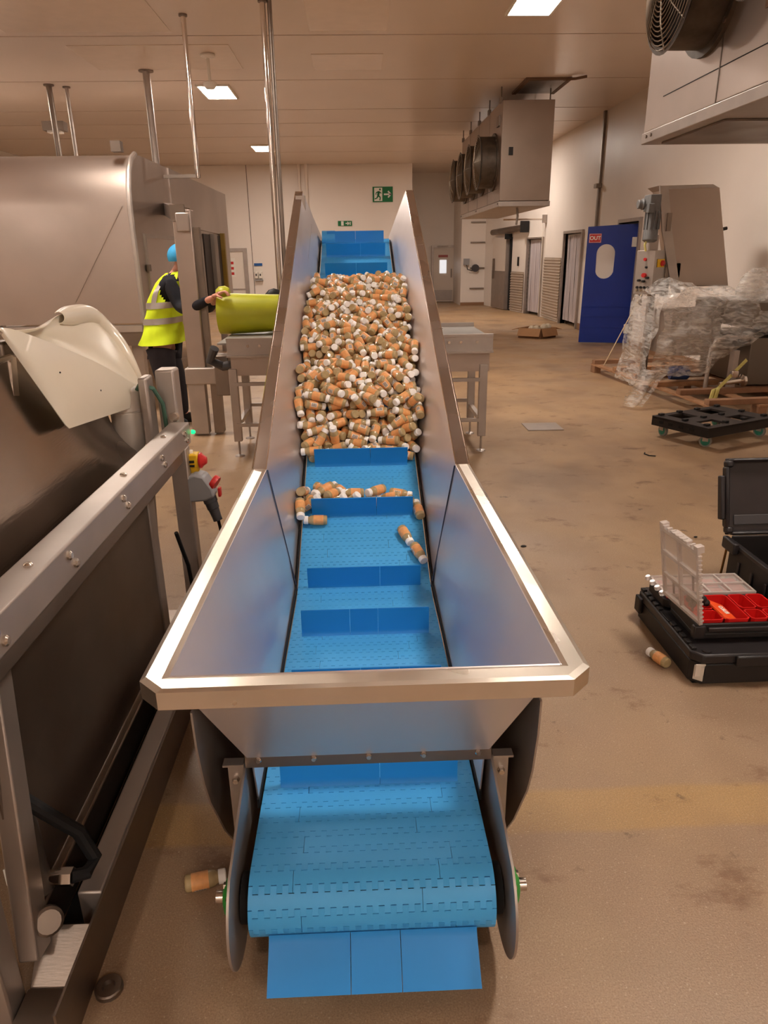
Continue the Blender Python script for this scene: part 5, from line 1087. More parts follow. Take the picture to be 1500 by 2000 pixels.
# ------------------------------------------------------------------ air coolers
def cooler(label, x0, x1, y0, y1, z0, z1, fans, near):
    t = thing('air_cooler', label, 'air cooler', (x0, y0, z1))
    G().box(x0, x1, y0, y1, z0 + .09, z1).build('casing', steel_mach if near else mat('cooler_steel', (160, 144, 132), .4, .9, var=.06, vscale=2), t, bevel=.006)
    tray = G().box(x0 - .012, x1 + .012, y0 - .012, y1 + .012, z0, z0 + .085).build('drip_tray', steel_frame, t, bevel=.006)
    for y in (y0 + .08, y1 - .1, y1 - .2, (y0 + y1) / 2, (y0 + y1) / 2 + .12): G().lathe([(0, .014), (.008, .014)], (x0 - .012, y, z0 + .05), (-1, 0, 0), 8).build('rivet', steel_dark, tray)
    G().box(x0 - .003, x0, y0 + .3, y1 - .35, z0 + .30, z0 + .306).build('panel_seam', black_soft, t)
    sp = (y1 - y0) / (len(fans) + .0)
    for y in [y0 + sp * k for k in range(1, len(fans))]: G().box(x0 - .004, x0, y - .006, y + .006, z0 + .09, z1).build('panel_joint', steel_dark, t)
    for y, z, r in fans:
        sh = G().lathe([(0, r + .05), (.03, r + .05), (.03, r), (.28, r), (.30, r + .03), (.30, r - .02), (.02, r - .02)], (x0, y, z), (-1, 0, 0), 36).build('fan_shroud', mat('grimy_shroud', (96, 86, 76), .5, .6, var=.3, vscale=9), t, angle=30)
        for k in range(4): 
            a_ = math.pi / 4 + k * math.pi / 2; G().lathe([(0, .02), (.01, .02)], (x0 - .03, y + (r + .03) * math.cos(a_), z + (r + .03) * math.sin(a_)), (-1, 0, 0), 8).build('shroud_bolt', steel_dark, sh)
        g = G()
        for rr in [r * k / 14 for k in range(2, 15)]:
            pts = [(x0 - .31 - .05 * (1 - (rr / r) ** 2), y + rr * math.cos(q), z + rr * math.sin(q)) for q in [2 * math.pi * i / 32 for i in range(33)]]
            g.path(pts, .0045, 5)
        for k in range(8):
            a_ = k * math.pi / 4; g.path([(x0 - .365, y, z), (x0 - .345, y + r * .6 * math.cos(a_), z + r * .6 * math.sin(a_)), (x0 - .30, y + r * 1.02 * math.cos(a_), z + r * 1.02 * math.sin(a_))], .006, 5)
        g.build('fan_guard', mat('guard_wire', (150, 138, 124), .35, .9), t)
        hub = G().lathe([(0, .09), (.12, .09), (.14, .05)], (x0 - .1, y, z), (-1, 0, 0), 16).build('fan_hub', black, t)
        for k in range(6):
            a_ = k * math.pi / 3; c, s_ = math.cos(a_), math.sin(a_)
            G().add([(x0 - .12, y + .07 * c, z + .07 * s_), (x0 - .2, y + .07 * c - .05 * s_, z + .07 * s_ + .05 * c), (x0 - .22, y + (r - .04) * c - .12 * s_, z + (r - .04) * s_ + .12 * c), (x0 - .12, y + (r - .04) * c, z + (r - .04) * s_)], [(0, 1, 2, 3)]).build('fan_blade', dark_in, hub, thick=.006)
    for y in [y0 + .15 + k * (y1 - y0 - .3) / 4 for k in range(5)]:
        G().box(x0 - .03, x0 + .02, y - .05, y + .05, z1 - .02, z1 + .06).build('hanger_bracket', steel_dark, t)
        G().tube((x0 + .0, y, z1 + .05), (x0 + .0, y, CEIL), .012, 6).tube((x1 - .05, y, z1), (x1 - .05, y, CEIL), .012, 6).build('hanger_rod', steel_dark, t)
    return t
c1 = cooler('huge grey air cooler with a round fan guard, cut off by the top right corner', 2.5, 3.6, 1.6, 6.76, 2.55, 3.98, [(5.72, 3.42, .40), (4.55, 3.42, .40), (3.3, 3.42, .4), (2.2, 3.42, .4)], True)
G().box(2.49, 2.5, 4.6, 4.95, 3.05, 3.35).build('torn_tape', mat('torn_tape', (150, 122, 100), .7, var=.3, vscale=30), c1)
G().box(2.6, 3.55, 5.5, 6.6, 2.535, 2.548).build('underside_panel', steel_dark, c1)
c2 = cooler('smaller distant air cooler with a row of fans, hanging below the ceiling hatch', 2.52, 3.4, 13.4, 18.2, 2.44, 4.08, [(14.05, 3.2, .42), (15.2, 3.2, .42), (16.35, 3.2, .42), (17.5, 3.2, .42)], False)
G().box(2.65, 2.72, 13.37, 13.4, 3.25, 3.37).build('door_latch', black, c2)
G().box(2.49, 2.52, 13.55, 13.78, 3.72, 3.88).build('fan_isolator', steel_dark, c2)
G().path([(2.9, 13.7, 2.44), (2.92, 13.7, 2.3), (2.9, 13.7, 2.15)], .02, 8).build('drain_pipe', steel_dark, c2)

# ------------------------------------------------------------------ discharge head machine against the right wall
hm = thing('elevator_machine', 'tall tilted stainless box head with grey gear motor, standing behind the wrapped pallet', 'machine', (4.0, 9.0, .17))
fr_ = [(3.60, 8.9, 2.36), (4.25, 8.9, 2.37), (4.52, 8.9, 1.27), (3.90, 8.9, 1.27)]
G().prism(fr_, (.02, .42, 0)).build('head_box', mat('tan_steel', (170, 154, 142), .34, .8, var=.04, vscale=2), hm, bevel=.01)
G().prism([(3.535, 8.93, 2.395), (4.18, 8.93, 2.405), (4.27, 8.93, 2.36), (3.60, 8.93, 2.35)], (.02, .38, 0)).build('top_cover', steel_frame, hm)
G().prism([(3.535, 8.88, 2.395), (3.64, 8.88, 2.36), (3.74, 8.88, 1.9), (3.93, 8.88, 1.2), (3.83, 8.88, 1.2), (3.62, 8.88, 1.9)], (.0, .03, 0)).build('side_flange', steel_frame, hm)
G().box(3.66, 3.71, 8.86, 8.88, 1.9, 2.1).build('slot_cover', steel_dark, hm)
G().lathe([(0, .02), (.05, .02)], (4.45, 9.1, 1.92), (1, 0, .2), 8).build('side_knob', black, hm)
gm = G().box(3.43, 3.56, 8.85, 9.05, 2.12, 2.30).lathe([(0, .06), (.03, .065), (.03, .05), (.08, .05)], (3.40, 8.95, 2.2), (-1, 0, 0), 14).build('gearbox', grey_motor, hm, bevel=.012)
G().lathe([(0, .07), (.03, .078), (.26, .082), (.28, .085), (.36, .085), (.38, .06)], (3.50, 8.92, 2.16), (-.05, -.1, -1), 20).build('motor_body', grey_motor, hm)
g = G()
for k in range(12):
    a_ = k * math.pi / 6; g.beam((3.5 + .08 * math.cos(a_), 8.91 + .08 * math.sin(a_), 2.12), (3.488 + .08 * math.cos(a_), 8.885 + .08 * math.sin(a_), 1.92), .006, .02, up=(math.cos(a_), math.sin(a_), 0))
g.build('cooling_fins', grey_motor, gm)
G().box(3.40, 3.47, 8.80, 8.88, 2.1, 2.2).build('terminal_box', grey_motor, hm, bevel=.006)
G().beam((3.55, 8.95, 2.3), (3.58, 8.95, 1.7), .04, .03).box(3.5, 3.6, 8.9, 8.95, 1.68, 1.86).build('motor_bracket', steel_frame, hm)
G().path([(3.45, 8.86, 1.85), (3.42, 8.86, 1.75), (3.44, 8.86, 1.68)], .012, 6).build('pale_cable', strap_m, hm)
# control box, corner towards the camera
cb0 = Vector((3.385, 8.98, 1.19)); cbm = Vector((3.535, 8.80, 1.19)); cb1 = Vector((3.76, 8.93, 1.19)); cb2 = cb0 + (cb1 - cbm)
up = Vector((0, 0, .50))
cbx = G().hexa([cb0, cbm, cb1, cb2, cb0 + up, cbm + up, cb1 + up, cb2 + up]).build('control_box', steel_frame, hm, bevel=.004)
fu_ = (cbm - cb0).normalized(); fn2 = Vector((fu_.y, -fu_.x, 0))
def knob(s, z, r, m, nm, d=.02): G().lathe([(0, r), (d, r)], cb0 + (cbm - cb0) * s + Vector((0, 0, z)), fn2, 12).build(nm, m, cbx)
knob(.5, .40, .018, sign_red, 'red_button'); knob(.6, .31, .013, black, 'black_button'); knob(.55, .22, .026, sign_red, 'stop_button', .04)
for k in range(4): knob(.2 + k * .2, .08, .014, black, 'selector_switch', .02); knob(.2 + k * .2, .045, .012, bolt_m, 'selector_ring', .015)
for s_, z_ in ((.3, .16), (.55, .15), (.75, .19)): knob(s_, z_, .014, black, 'toggle', .045)
fu2 = (cb1 - cbm).normalized(); fn3 = Vector((fu2.y, -fu2.x, 0))
yb = cbm + fu2 * .10 + Vector((0, 0, .31))
G().hexa([yb + fu2 * a + Vector((0, 0, c)) + fn3 * b for c in (0, .09) for a, b in ((-.05, .001), (.07, .001), (.07, .012), (-.05, .012))]).build('yellow_plate', yellow_p, cbx)
G().lathe([(0, .035), (.02, .032), (.03, .02)], yb + fu2 * .03 + fn3 * .01 + Vector((0, 0, .045)), fn3, 16).build('red_rotary', sign_red, cbx)
G().box(3.44, 3.48, 8.92, 8.96, 1.05, 1.19).build('cable_gland', steel_frame, hm)
G().box(3.60, 3.67, 9.0, 9.07, .17, 1.25).build('stand_post', steel_dark, hm)
G().box(3.72, 3.80, 8.94, 9.0, 1.15, 1.75).box(3.72, 3.9, 8.9, 8.94, 1.38, 1.54).build('hinge_bracket', steel_dark, hm)
# lower body: inclined frame running under the wrap
G().box(4.28, 5.0, 8.05, 9.2, .87, 1.13).build('hopper_body', mat('grey_brown_steel', (112, 102, 92), .42, .8), hm, bevel=.01)  # darker grey-brown steel, also used on the drive housing
G().box(4.48, 5.0, 8.1, 9.3, .20, .74).build('drive_housing', MATS['grey_brown_steel'], hm, bevel=.01)
G().box(3.7, 4.3, 8.5, 9.3, .5, 1.0).build('inclined_body', steel_frame, hm)
G().path([(4.02, 8.12, .14), (4.03, 8.12, .62), (4.08, 8.12, .72), (4.2, 8.12, .76), (4.5, 8.12, .74)], .024, 10).build('tube_frame', steel_frame, hm)
G().box(4.3, 4.36, 8.1, 8.2, .14, .6).build('frame_leg', steel_frame, hm)
G().lathe([(0, .08), (.05, .085), (.2, .085), (.22, .07)], (3.75, 8.5, .30), (1, -.1, 0), 18).build('blue_motor', mat('blue_motor', (26, 52, 104), .4), hm)
G().lathe([(0, .07), (.03, .075), (.05, .03), (.16, .03), (.3, .022)], (4.44, 8.06, .27), (-1, -.05, -.1), 16).build('pipe_coupling', chrome, hm)
for x in (4.6, 4.9):
    for y in (8.3, 9.1): G().box(x - .03, x + .03, y - .03, y + .03, .17, .25).build('foot', steel_dark, hm)

# ------------------------------------------------------------------ pallet
pl = thing('pallet', 'rough wooden pallet under the wrapped machine', 'pallet', (4.3, 8.9, 0))
E0 = Vector((3.45, 10.55, 0)); E1 = Vector((3.72, 7.30, 0)); eu = (E1 - E0).normalized(); ev = Vector((-eu.y, eu.x, 0)); 
if ev.x < 0: ev = -ev
def pp(s, t, z): return E0 + eu * s + ev * t + Vector((0, 0, z))
def board(s0, s1, t0, t1, z0, z1, nm, m): return G().hexa([pp(s, t, z) for z in (z0, z1) for s, t in ((s0, t0), (s1, t0), (s1, t1), (s0, t1))]).build(nm, m, pl, bevel=.004)
for t in (0, .55, 1.1):
    board(0, 3.25, t, t + .10, .10, .125, 'runner_board', wood)
    for s in (0.0, 1.55, 3.1): board(s, s + .14, t, t + .10, 0, .10, 'block', wood_b)
for s in (.03, .75, 1.35, 1.95, 2.5, 3.1): board(s, s + .10, .0, 1.22, .126, .185, 'cross_timber', wood if s in (.75, 1.95) else wood_b)
# ------------------------------------------------------------------ stretch wrap
wr_m = bpy.data.materials.new('stretch_wrap'); wr_m.use_nodes = True; nt = wr_m.node_tree; b = nt.nodes['Principled BSDF']
b.inputs['Base Color'].default_value = (*lin((252, 248, 242)), 1); b.inputs['Roughness'].default_value = .14; b.inputs['Coat Weight'].default_value = 1.; b.inputs['Coat Roughness'].default_value = .05
tc = nt.nodes.new('ShaderNodeTexCoord'); mp = nt.nodes.new('ShaderNodeMapping'); mp.inputs['Scale'].default_value = (1.6, 1, 5); mp.inputs['Rotation'].default_value = (0, .5, 0); nt.links.new(tc.outputs['Object'], mp.inputs[0])
nz = nt.nodes.new('ShaderNodeTexNoise'); nz.inputs['Scale'].default_value = 5.0; nz.inputs['Detail'].default_value = 7; nz.inputs['Distortion'].default_value = 1.2; nt.links.new(mp.outputs[0], nz.inputs['Vector'])
mr = nt.nodes.new('ShaderNodeMapRange'); mr.inputs[1].default_value = .35; mr.inputs[2].default_value = .68; mr.inputs[3].default_value = .10; mr.inputs[4].default_value = .55
nt.links.new(nz.outputs[0], mr.inputs[0]); nt.links.new(mr.outputs[0], b.inputs['Alpha'])
bp = nt.nodes.new('ShaderNodeBump'); bp.inputs['Strength'].default_value = 1.; bp.inputs['Distance'].default_value = .05; nt.links.new(nz.outputs[0], bp.inputs['Height']); nt.links.new(bp.outputs[0], b.inputs['Coat Normal']); b.inputs['Subsurface Weight'].default_value = .3; b.inputs['Subsurface Radius'].default_value = (.3, .3, .3)
from mathutils import noise as mn
wp = thing('stretch_wrap', 'crumpled clear stretch film wrapped around the machine on the pallet, loose tail at left', 'film', (4.0, 8.4, .2))
def rag(p, a): return Vector(p) + Vector((mn.noise(Vector(p) * 5) * .5, mn.noise(Vector(p) * 5 + Vector((9, 0, 0))), mn.noise(Vector(p) * 5 + Vector((0, 9, 0))) * .6)) * a + Vector((0, mn.noise(Vector(p) * 14), mn.noise(Vector(p) * 14 + Vector((3, 3, 3))) * .5)) * a * .28
topz = [(3.38, 1.22), (3.5, 1.32), (3.6, 1.38), (3.72, 1.33), (3.85, 1.30), (4.0, 1.25), (4.15, 1.24), (4.3, 1.28), (4.45, 1.22), (4.7, 1.14), (5.0, 1.10)]
def tz(x):
    for a, b_ in zip(topz, topz[1:]):
        if x <= b_[0]: t = (x - a[0]) / (b_[0] - a[0]); return a[1] + (b_[1] - a[1]) * t
    return topz[-1][1]
def wfront(u, v):
    xt = 3.38 + 1.6 * u; xb = 3.28 + 1.05 * u + .1 * u; zt = tz(xt) - .10; zb = .26 + .10 * math.sin(u * 3.0)
    if u > .55: zb += (u - .55) * 1.0
    x = xb + (xt - xb) * v; z = zb + (zt - zb) * v
    return rag((x, 8.02 - .10 * math.sin(v * math.pi), z), .09)
g = G(); g.grid(wfront, 60, 40); g.build('front_film', wr_m, wp, angle=70)
def wtop(u, v):
    xt = 3.38 + 1.6 * u; z = tz(xt) + .05 * math.sin(v * 3.1) - .10 * (1 - v)
    return rag((xt, 8.02 + .75 * v, z), .08)
g = G(); g.grid(wtop, 60, 24); g.build('top_film', wr_m, wp, angle=70)
def wball(u, v):
    t = 2 * math.pi * u; ph = math.pi * v
    return rag((4.52 + .20 * math.sin(ph) * math.cos(t), 8.3 + .16 * math.sin(ph) * math.sin(t), 1.28 + .21 * math.cos(ph)), .05)
g = G(); g.grid(wball, 28, 18); g.build('puffed_film', wr_m, wp, angle=70)
def wtail(u, v):
    a = Vector((3.36, 7.98, .42)).lerp(Vector((3.08, 7.85, .03)), v) if v > .0 else Vector((3.36, 7.98, .42)); wd = .18 - .06 * v
    return rag(a + Vector((wd * (u - .5) * 2, .05 * math.sin(u * 9), 0)), .05)
g = G(); g.grid(wtail, 14, 22); g.build('loose_tail', wr_m, wp, angle=70)
def wside(u, v):
    p = Vector((3.38 - .16 * (1 - v), 8.02 + .9 * u, .2 + 1.0 * v)); return rag(p, .07)
g = G(); g.grid(wside, 24, 28); g.build('side_film', wr_m, wp, angle=70)
# ------------------------------------------------------------------ straps
st_ = thing('ratchet_strap', 'pale yellow ratchet strap with a loose bundle hanging at the pallet edge', 'strap', (4.0, 7.7, .2))
G().beam((4.36, 7.93, .52), (3.92, 7.62, .26), .035, .004, up=(0, -1, .3)).build('webbing', strap_m, st_)
G().box(4.11, 4.18, 7.72, 7.79, .36, .43).build('ratchet_buckle', chrome, st_, bevel=.006)
g = G()
random.seed(3)
for k in range(9):
    x = 3.82 + random.uniform(-.05, .06); g.path([(3.92, 7.60, .27), (x + .03, 7.55, .25 + random.uniform(-.01, .02)), (x, 7.52, .17), (x + random.uniform(-.03, .05), 7.50, .06 + random.uniform(0, .05))], .012, 6)
g.build('loose_bundle', strap_m, st_)
s2 = G().beam((3.39, 8.72, 1.2), (3.42, 9.9, .19), .02, .004, up=(1, 0, 0)).build('tie_strap', mat('cream_strap', (208, 190, 158), .7)); s2['label'] = 'thin cream tie strap running slanted from the control box to the pallet corner'; s2['category'] = 'strap'

# ------------------------------------------------------------------ dolly
dl = thing('dolly', 'black plastic four-wheeled dolly with teal castors, in front of the pallet', 'dolly', (3.33, 6.65, 0))
C0 = Vector((2.82, 6.66, 0)); ux = Vector((.90, -.0, 0)); D1 = Vector((3.10, 6.08, 0)) - C0; D2 = Vector((3.60, 7.14, 0)) - C0
d1_, d2_ = D1.normalized(), Vector((-D1.y, D1.x, 0)).normalized(); L1_, L2_ = D1.length, D2.length
def dd(s, t, z): return C0 + d1_ * s + d2_ * t + Vector((0, 0, z))
def dbox(g, s0, s1, t0, t1, z0, z1): return g.hexa([dd(s, t, z) for z in (z0, z1) for s, t in ((s0, t0), (s1, t0), (s1, t1), (s0, t1))])
g = G()
cut_s = [0, .07, .25, .40, .57, L1_]; cut_t = [0, .12, .34, .52, .74, L2_]
for i in range(5):
    for j in range(5):
        if (i, j) in ((1, 1), (3, 1), (1, 3), (3, 3)): continue
        dbox(g, cut_s[i], cut_s[i + 1], cut_t[j], cut_t[j + 1], .175, .195)
g.build('deck', mat('dolly_deck', (52, 47, 46), .5, var=.1, vscale=10), dl)
g = G(); dbox(g, 0, L1_, 0, .02, .105, .19); dbox(g, 0, L1_, L2_ - .02, L2_, .105, .19); dbox(g, 0, .02, .02, L2_ - .02, .105, .19); dbox(g, L1_ - .02, L1_, .02, L2_ - .02, .105, .19)
g.build('skirt', black, dl)
for s in (.02, .30, .54):
    for t in (.05, .30, .55, .84):
        g = G(); dbox(g, s, s + .04, t, t + .05, .195, .215); g.build('locating_lug', black, dl, bevel=.003)
for s in (.09, .2, .32, .44): g = G(); dbox(g, s, s + .05, -.003, .0, .135, .165); g.build('side_notch', black_soft, dl)
for s, t, rz in ((.08, .08, .3), (L1_ - .08, .08, 1.0), (.08, L2_ - .08, .2), (L1_ - .08, L2_ - .08, .6)):
    c = dd(s, t, .055); ax = Vector((math.cos(rz), math.sin(rz), 0)); tr_ = Vector((-ax.y, ax.x, 0))
    ca = G().tube(c + Vector((0, 0, .055)), c + Vector((0, 0, .07)), .03, 12).beam(c - ax * .022 + Vector((0, 0, 0)), c - ax * .022 + Vector((0, 0, .06)), .05, .004, up=ax).beam(c + ax * .022, c + ax * .022 + Vector((0, 0, .06)), .05, .004, up=ax).build('castor_fork', steel_frame, dl)
    w_ = G().lathe([(-.016, .04), (-.013, .055), (.013, .055), (.016, .04)], c, ax, 22).build('castor_tyre', mat('grey_tyre', (140, 136, 128), .5), ca)
    G().lathe([(-.019, .036), (-.018, .040), (.018, .040), (.019, .036)], c, ax, 18).build('teal_hub', green_w, ca)

# ------------------------------------------------------------------ cardboard box
cx = thing('cardboard_box', 'open low cardboard box with flaps folded down on the floor by the doorways', 'box', (3.75, 15.3, 0))
bx0, bx1, by0, by1, bz = 3.44, 4.06, 14.92, 15.6, .20
ccx = Vector(((bx0 + bx1) / 2, (by0 + by1) / 2, 0)); RB = Matrix.Rotation(math.radians(0), 3, 'Z')
K = [Vector((3.36, 15.15, 0)), Vector((3.76, 14.85, 0)), Vector((4.14, 15.1, 0)), Vector((3.80, 15.6, 0))]
for i in range(4):
    a, b_ = K[i], K[(i + 1) % 4]; zz = Vector((0, 0, bz))
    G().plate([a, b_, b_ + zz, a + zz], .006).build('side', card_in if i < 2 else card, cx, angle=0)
    out = (b_ - a).cross(Vector((0, 0, 1))).normalized(); dn_ = (out * .07 + Vector((0, 0, -.155))) if i < 2 else (out * .18 + Vector((0, 0, -.05)))
    e = (b_ - a).normalized() * .02
    G().plate([a + zz + e * .4, b_ + zz - e * .4, b_ + zz + dn_ - e * 1.5 + e, a + zz + dn_ - e * 0], .005).build('flap', card, cx, angle=0)
G().add([k_ + Vector((0, 0, .01)) for k_ in K], [(0, 1, 2, 3)]).build('bottom', card, cx, thick=.006)
g = G()
for x, y in ((3.9, 15.2), (4.0, 15.25), (3.75, 15.2), (3.65, 15.2)): g.sphere((x, y, .17 if x < 3.8 else .2), .08, .08, .07, 8, 6)
g.build('packing_paper', mat('paper_scrap', (230, 216, 190), .6, bump=.5, bscale=20), cx, angle=20)

# ------------------------------------------------------------------ tool cases
tc1 = thing('tool_case', 'closed black tool case lying flat on the floor under the parts organisers', 'tool case', (1.65, 2.8, 0))
bxm = black
def rbox(x0, x1, y0, y1, z0, z1, c, ex=0.):   # chamfered-corner box
    P0 = [(x0 + c, y0), (x1 - c, y0), (x1, y0 + c), (x1, y1 - c), (x1 - c, y1), (x0 + c, y1), (x0, y1 - c), (x0, y0 + c)]
    g = G(); g.prism([(x, y, z0) for x, y in P0], (0, 0, z1 - z0)); return g
CX0, CX1, CY0, CY1 = 1.335, 1.79, 2.46, 3.09
rbox(CX0, CX1, CY0, CY1, .012, .105, .04).build('lower_shell', bxm, tc1, bevel=.006)
rbox(CX0 - .004, CX1 + .004, CY0 - .004, CY1 + .004, .108, .15, .04).build('lid', mat('black_lid', (38, 34, 35), .42, var=.1, vscale=20), tc1, bevel=.008)
for k in range(12):
    if k in (5, 6): continue
    y = 2.50 + k * .048; G().box(CX0 + .002, CX0 + .024, y, y + .032, .15, .163).build('grip_rib', bxm, tc1, bevel=.003)
G().box(CX0 + .004, CX0 + .024, 2.74, 2.84, .15, .156).build('rib_bridge', bxm, tc1, bevel=.003)
G().box(1.50, 1.78, CY0 - .02, CY0 - .004, .10, .148).build('front_latch', mat('latch_black', (34, 31, 32), .4), tc1, bevel=.006)
G().box(1.345, 1.385, CY0 + .0, CY0 + .006, .05, .105).build('corner_label', mat('silver_label', (206, 198, 186), .35), tc1) 
G().plate([(CX0 + .012, CY0 + .018, .03), (CX0 + .042, CY0 - .006, .03), (CX0 + .042, CY0 - .006, .095), (CX0 + .012, CY0 + .018, .095)], .004).build('silver_label', MATS['silver_label'], tc1)
G().lathe([(0, .02), (.006, .02)], (CX0 + .06, CY0 + .03, .15), (0, 0, 1), 12).build('pivot_cap', MATS['black_lid'], tc1)
G().box(CX0 - .02, CX0 + .0, 3.0, 3.06, .05, .13).build('side_handle', bxm, tc1, bevel=.006)
G().box(CX0 + .02, CX1 - .02, CY0 + .03, CY1 - .03, .0, .012).build('feet_plate', black_soft, tc1)
# organiser (front one, lid up)
og = thing('parts_organiser', 'black parts organiser with red bins and its clear lid standing open', 'organiser', (1.65, 2.75, .165))
OX0, OX1, OY0, OY1 = 1.372, 1.785, 2.56, 2.82
tray_z = .235
g = rbox(OX0, OX1, OY0, OY1, .165, .19, .02); g.build('base', bxm, og, bevel=.004)
g = G(); g.box(OX0, OX1, OY0, OY0 + .012, .19, tray_z).box(OX0, OX1, OY1 - .012, OY1, .19, tray_z).box(OX0, OX0 + .012, OY0 + .012, OY1 - .012, .19, tray_z).box(OX1 - .012, OX1, OY0 + .012, OY1 - .012, .19, tray_z)
g.build('rim_wall', bxm, og, bevel=.003)
G().box(OX0 - .01, OX0 + .04, OY0 - .01, OY0 + .02, .17, .23).build('corner_clasp', MATS['black_lid'], og, bevel=.006)
G().box(OX0 + .05, OX1, OY0 - .014, OY0 - .001, .205, .222).build('front_lip', dark_in, og, bevel=.003)
def binn(x0, x1, y0, y1, z1, zb=.192):
    t = .0035; g = G()
    def rr(x0, x1, y0, y1, c=.012): return [(x0 + c, y0), (x1 - c, y0), (x1, y0 + c), (x1, y1 - c), (x1 - c, y1), (x0 + c, y1), (x0, y1 - c), (x0, y0 + c)]
    O_ = rr(x0, x1, y0, y1); I_ = rr(x0 + t * 1.6, x1 - t * 1.6, y0 + t * 1.6, y1 - t * 1.6, .01); Bo = rr(x0 + .006, x1 - .006, y0 + .006, y1 - .006, .01)
    vs = [(x, y, zb) for x, y in Bo] + [(x, y, z1) for x, y in O_] + [(x, y, z1) for x, y in I_] + [(x, y, zb + .004) for x, y in Bo]
    fs = []
    for r in range(3): fs += [(r * 8 + k, r * 8 + (k + 1) % 8, (r + 1) * 8 + (k + 1) % 8, (r + 1) * 8 + k) for k in range(8)]
    fs += [tuple(range(7, -1, -1)), tuple(range(24, 32))]
    return g.add(vs, fs)
bins = [(1.395, 1.50, 2.575, 2.66), (1.505, 1.61, 2.575, 2.80), (1.615, 1.69, 2.67, 2.80), (1.615, 1.69, 2.575, 2.66), (1.395, 1.50, 2.67, 2.80), (1.695, 1.772, 2.575, 2.66), (1.695, 1.772, 2.67, 2.80)]
for q in bins: binn(*q, .246).build('red_bin', red_p, og)
# clear lid standing up on the left edge
ld = mat('clear_lid', (210, 198, 190), .15, alpha=.42, coat=.4, bump=.2, bscale=18)
LB = Vector((OX0 + .012, OY0 - .01, .235)); LT = Vector((-.055, .0, .335)); LY = Vector((-.03, .30, 0))
def lp(s, t, o=0): 
    nrm = LY.cross(LT).normalized(); return LB + LY * s + LT * t + nrm * o
g = G(); g.hexa([lp(s, t, o) for o in (-.002, .002) for s, t in ((.02, .0), (.98, .0), (.98, 1), (.02, 1))]); lid = g.build('clear_lid', ld, og, label='clear lid standing open')
ldr = mat('clear_rib', (214, 202, 194), .25, alpha=.6, coat=.2)
def rib(s0, s1, t0, t1, o=.012): g = G(); g.hexa([lp(s, t, q) for q in (-.004, o) for s, t in ((s0, t0), (s1, t0), (s1, t1), (s0, t1))]); g.build('rib', ldr, lid, bevel=.002)
for t in (0.0, .30, .62, .94): rib(0, 1, t, t + .05)
for s in (0, .48, .95): rib(s, s + .05, .05, .94)
for k in range(9): rib(.06 + k * .1, .10 + k * .1, .985, 1.03, .02)
for s in (0., .9): rib(s, s + .10, .96, 1.05, .028)
rib(.3, .7, .99, 1.02, .03)
for k in range(16): rib(-.02, .0, .05 + k * .058, .075 + k * .058, .014)
for s, t in ((.2, .1), (.16, .4), (.7, .12)): g = G(); g.hexa([lp(a, b_, q) for q in (.003, .007) for a, b_ in ((s, t), (s + .04, t), (s + .04, t + .2), (s, t + .2))]); g.build('dark_slot', dark_in, lid)
# orange tool wallet with lettering in the long bin
ow = thing('orange_case', 'flat orange case with white lettering lying in the long red bin', 'case', (1.60, 2.67, .225))
oc = [Vector((1.500, 2.585, .250)), Vector((1.568, 2.582, .222)), Vector((1.568, 2.735, .222)), Vector((1.490, 2.740, .255))]
G().plate(oc, .012).build('shell', orange_p, ow, bevel=.003)
ox = (oc[0] - oc[3]).normalized(); oy = (oc[1] - oc[0]).normalized(); 
text('RUKO', .024, basis((oc[0] + oc[1] + oc[2] + oc[3]) / 4 + Vector((0.003, 0, .0075)), -ox, ox.cross(-Vector((0, 0, 1))).normalized()), sign_white, ow, depth=.0008, bold=True)
ct = thing('small_tin', 'little olive and orange packet lying in the rear red bin', 'packet', (1.72, 2.72, .2))
G().box(1.63, 1.68, 2.685, 2.705, .198, .215).build('packet', mat('olive_packet', (96, 84, 40), .4), ct, bevel=.002)
G().box(1.622, 1.63, 2.685, 2.705, .198, .218).build('orange_edge', orange_p, ct)
bb = thing('black_fittings', 'black plastic fittings heaped beside the upright clear lid', 'fittings', (1.50, 2.73, .22))
g = G(); 
for k in range(7): g.sphere((1.415 + .022 * (k % 4), 2.70 + .03 * (k // 4) + .01 * (k % 2), .255 + .012 * (k % 3)), .018, .016, .016, 8, 5)
g.build('fittings', black, bb)
# second organiser behind, closed clear lid
o2 = thing('parts_organiser', 'closed parts organiser with clear lid over red bins, behind the open one', 'organiser', (1.6, 2.95, .165))
rbox(1.36, 1.78, 2.84, 3.04, .165, .205, .02).build('base', bxm, o2, bevel=.004)
for q in ((1.375, 1.455, 2.85, 2.93), (1.375, 1.455, 2.94, 3.03), (1.47, 1.56, 2.85, 3.03), (1.575, 1.66, 2.85, 2.93), (1.575, 1.66, 2.94, 3.03), (1.67, 1.77, 2.85, 3.03)): G().box(*q, .206, .214).build('red_bin', red_p, o2, bevel=.003)
l2 = G().box(1.362, 1.778, 2.842, 3.038, .222, .226).build('clear_lid', ld, o2)
for y in (2.842, 2.935, 3.028): G().box(1.362, 1.778, y, y + .01, .226, .236).build('rib', ldr, l2)
for x in (1.362, 1.46, 1.565, 1.665, 1.768): G().box(x, x + .01, 2.852, 3.028, .226, .236).build('rib', ldr, l2)
for k in range(4): G().lathe([(0, .014), (.02, .014)], (1.355, 2.86 + k * .055, .222), (-.3, 0, 1), 10).build('clasp_knob', ldr, l2, bevel=.003)
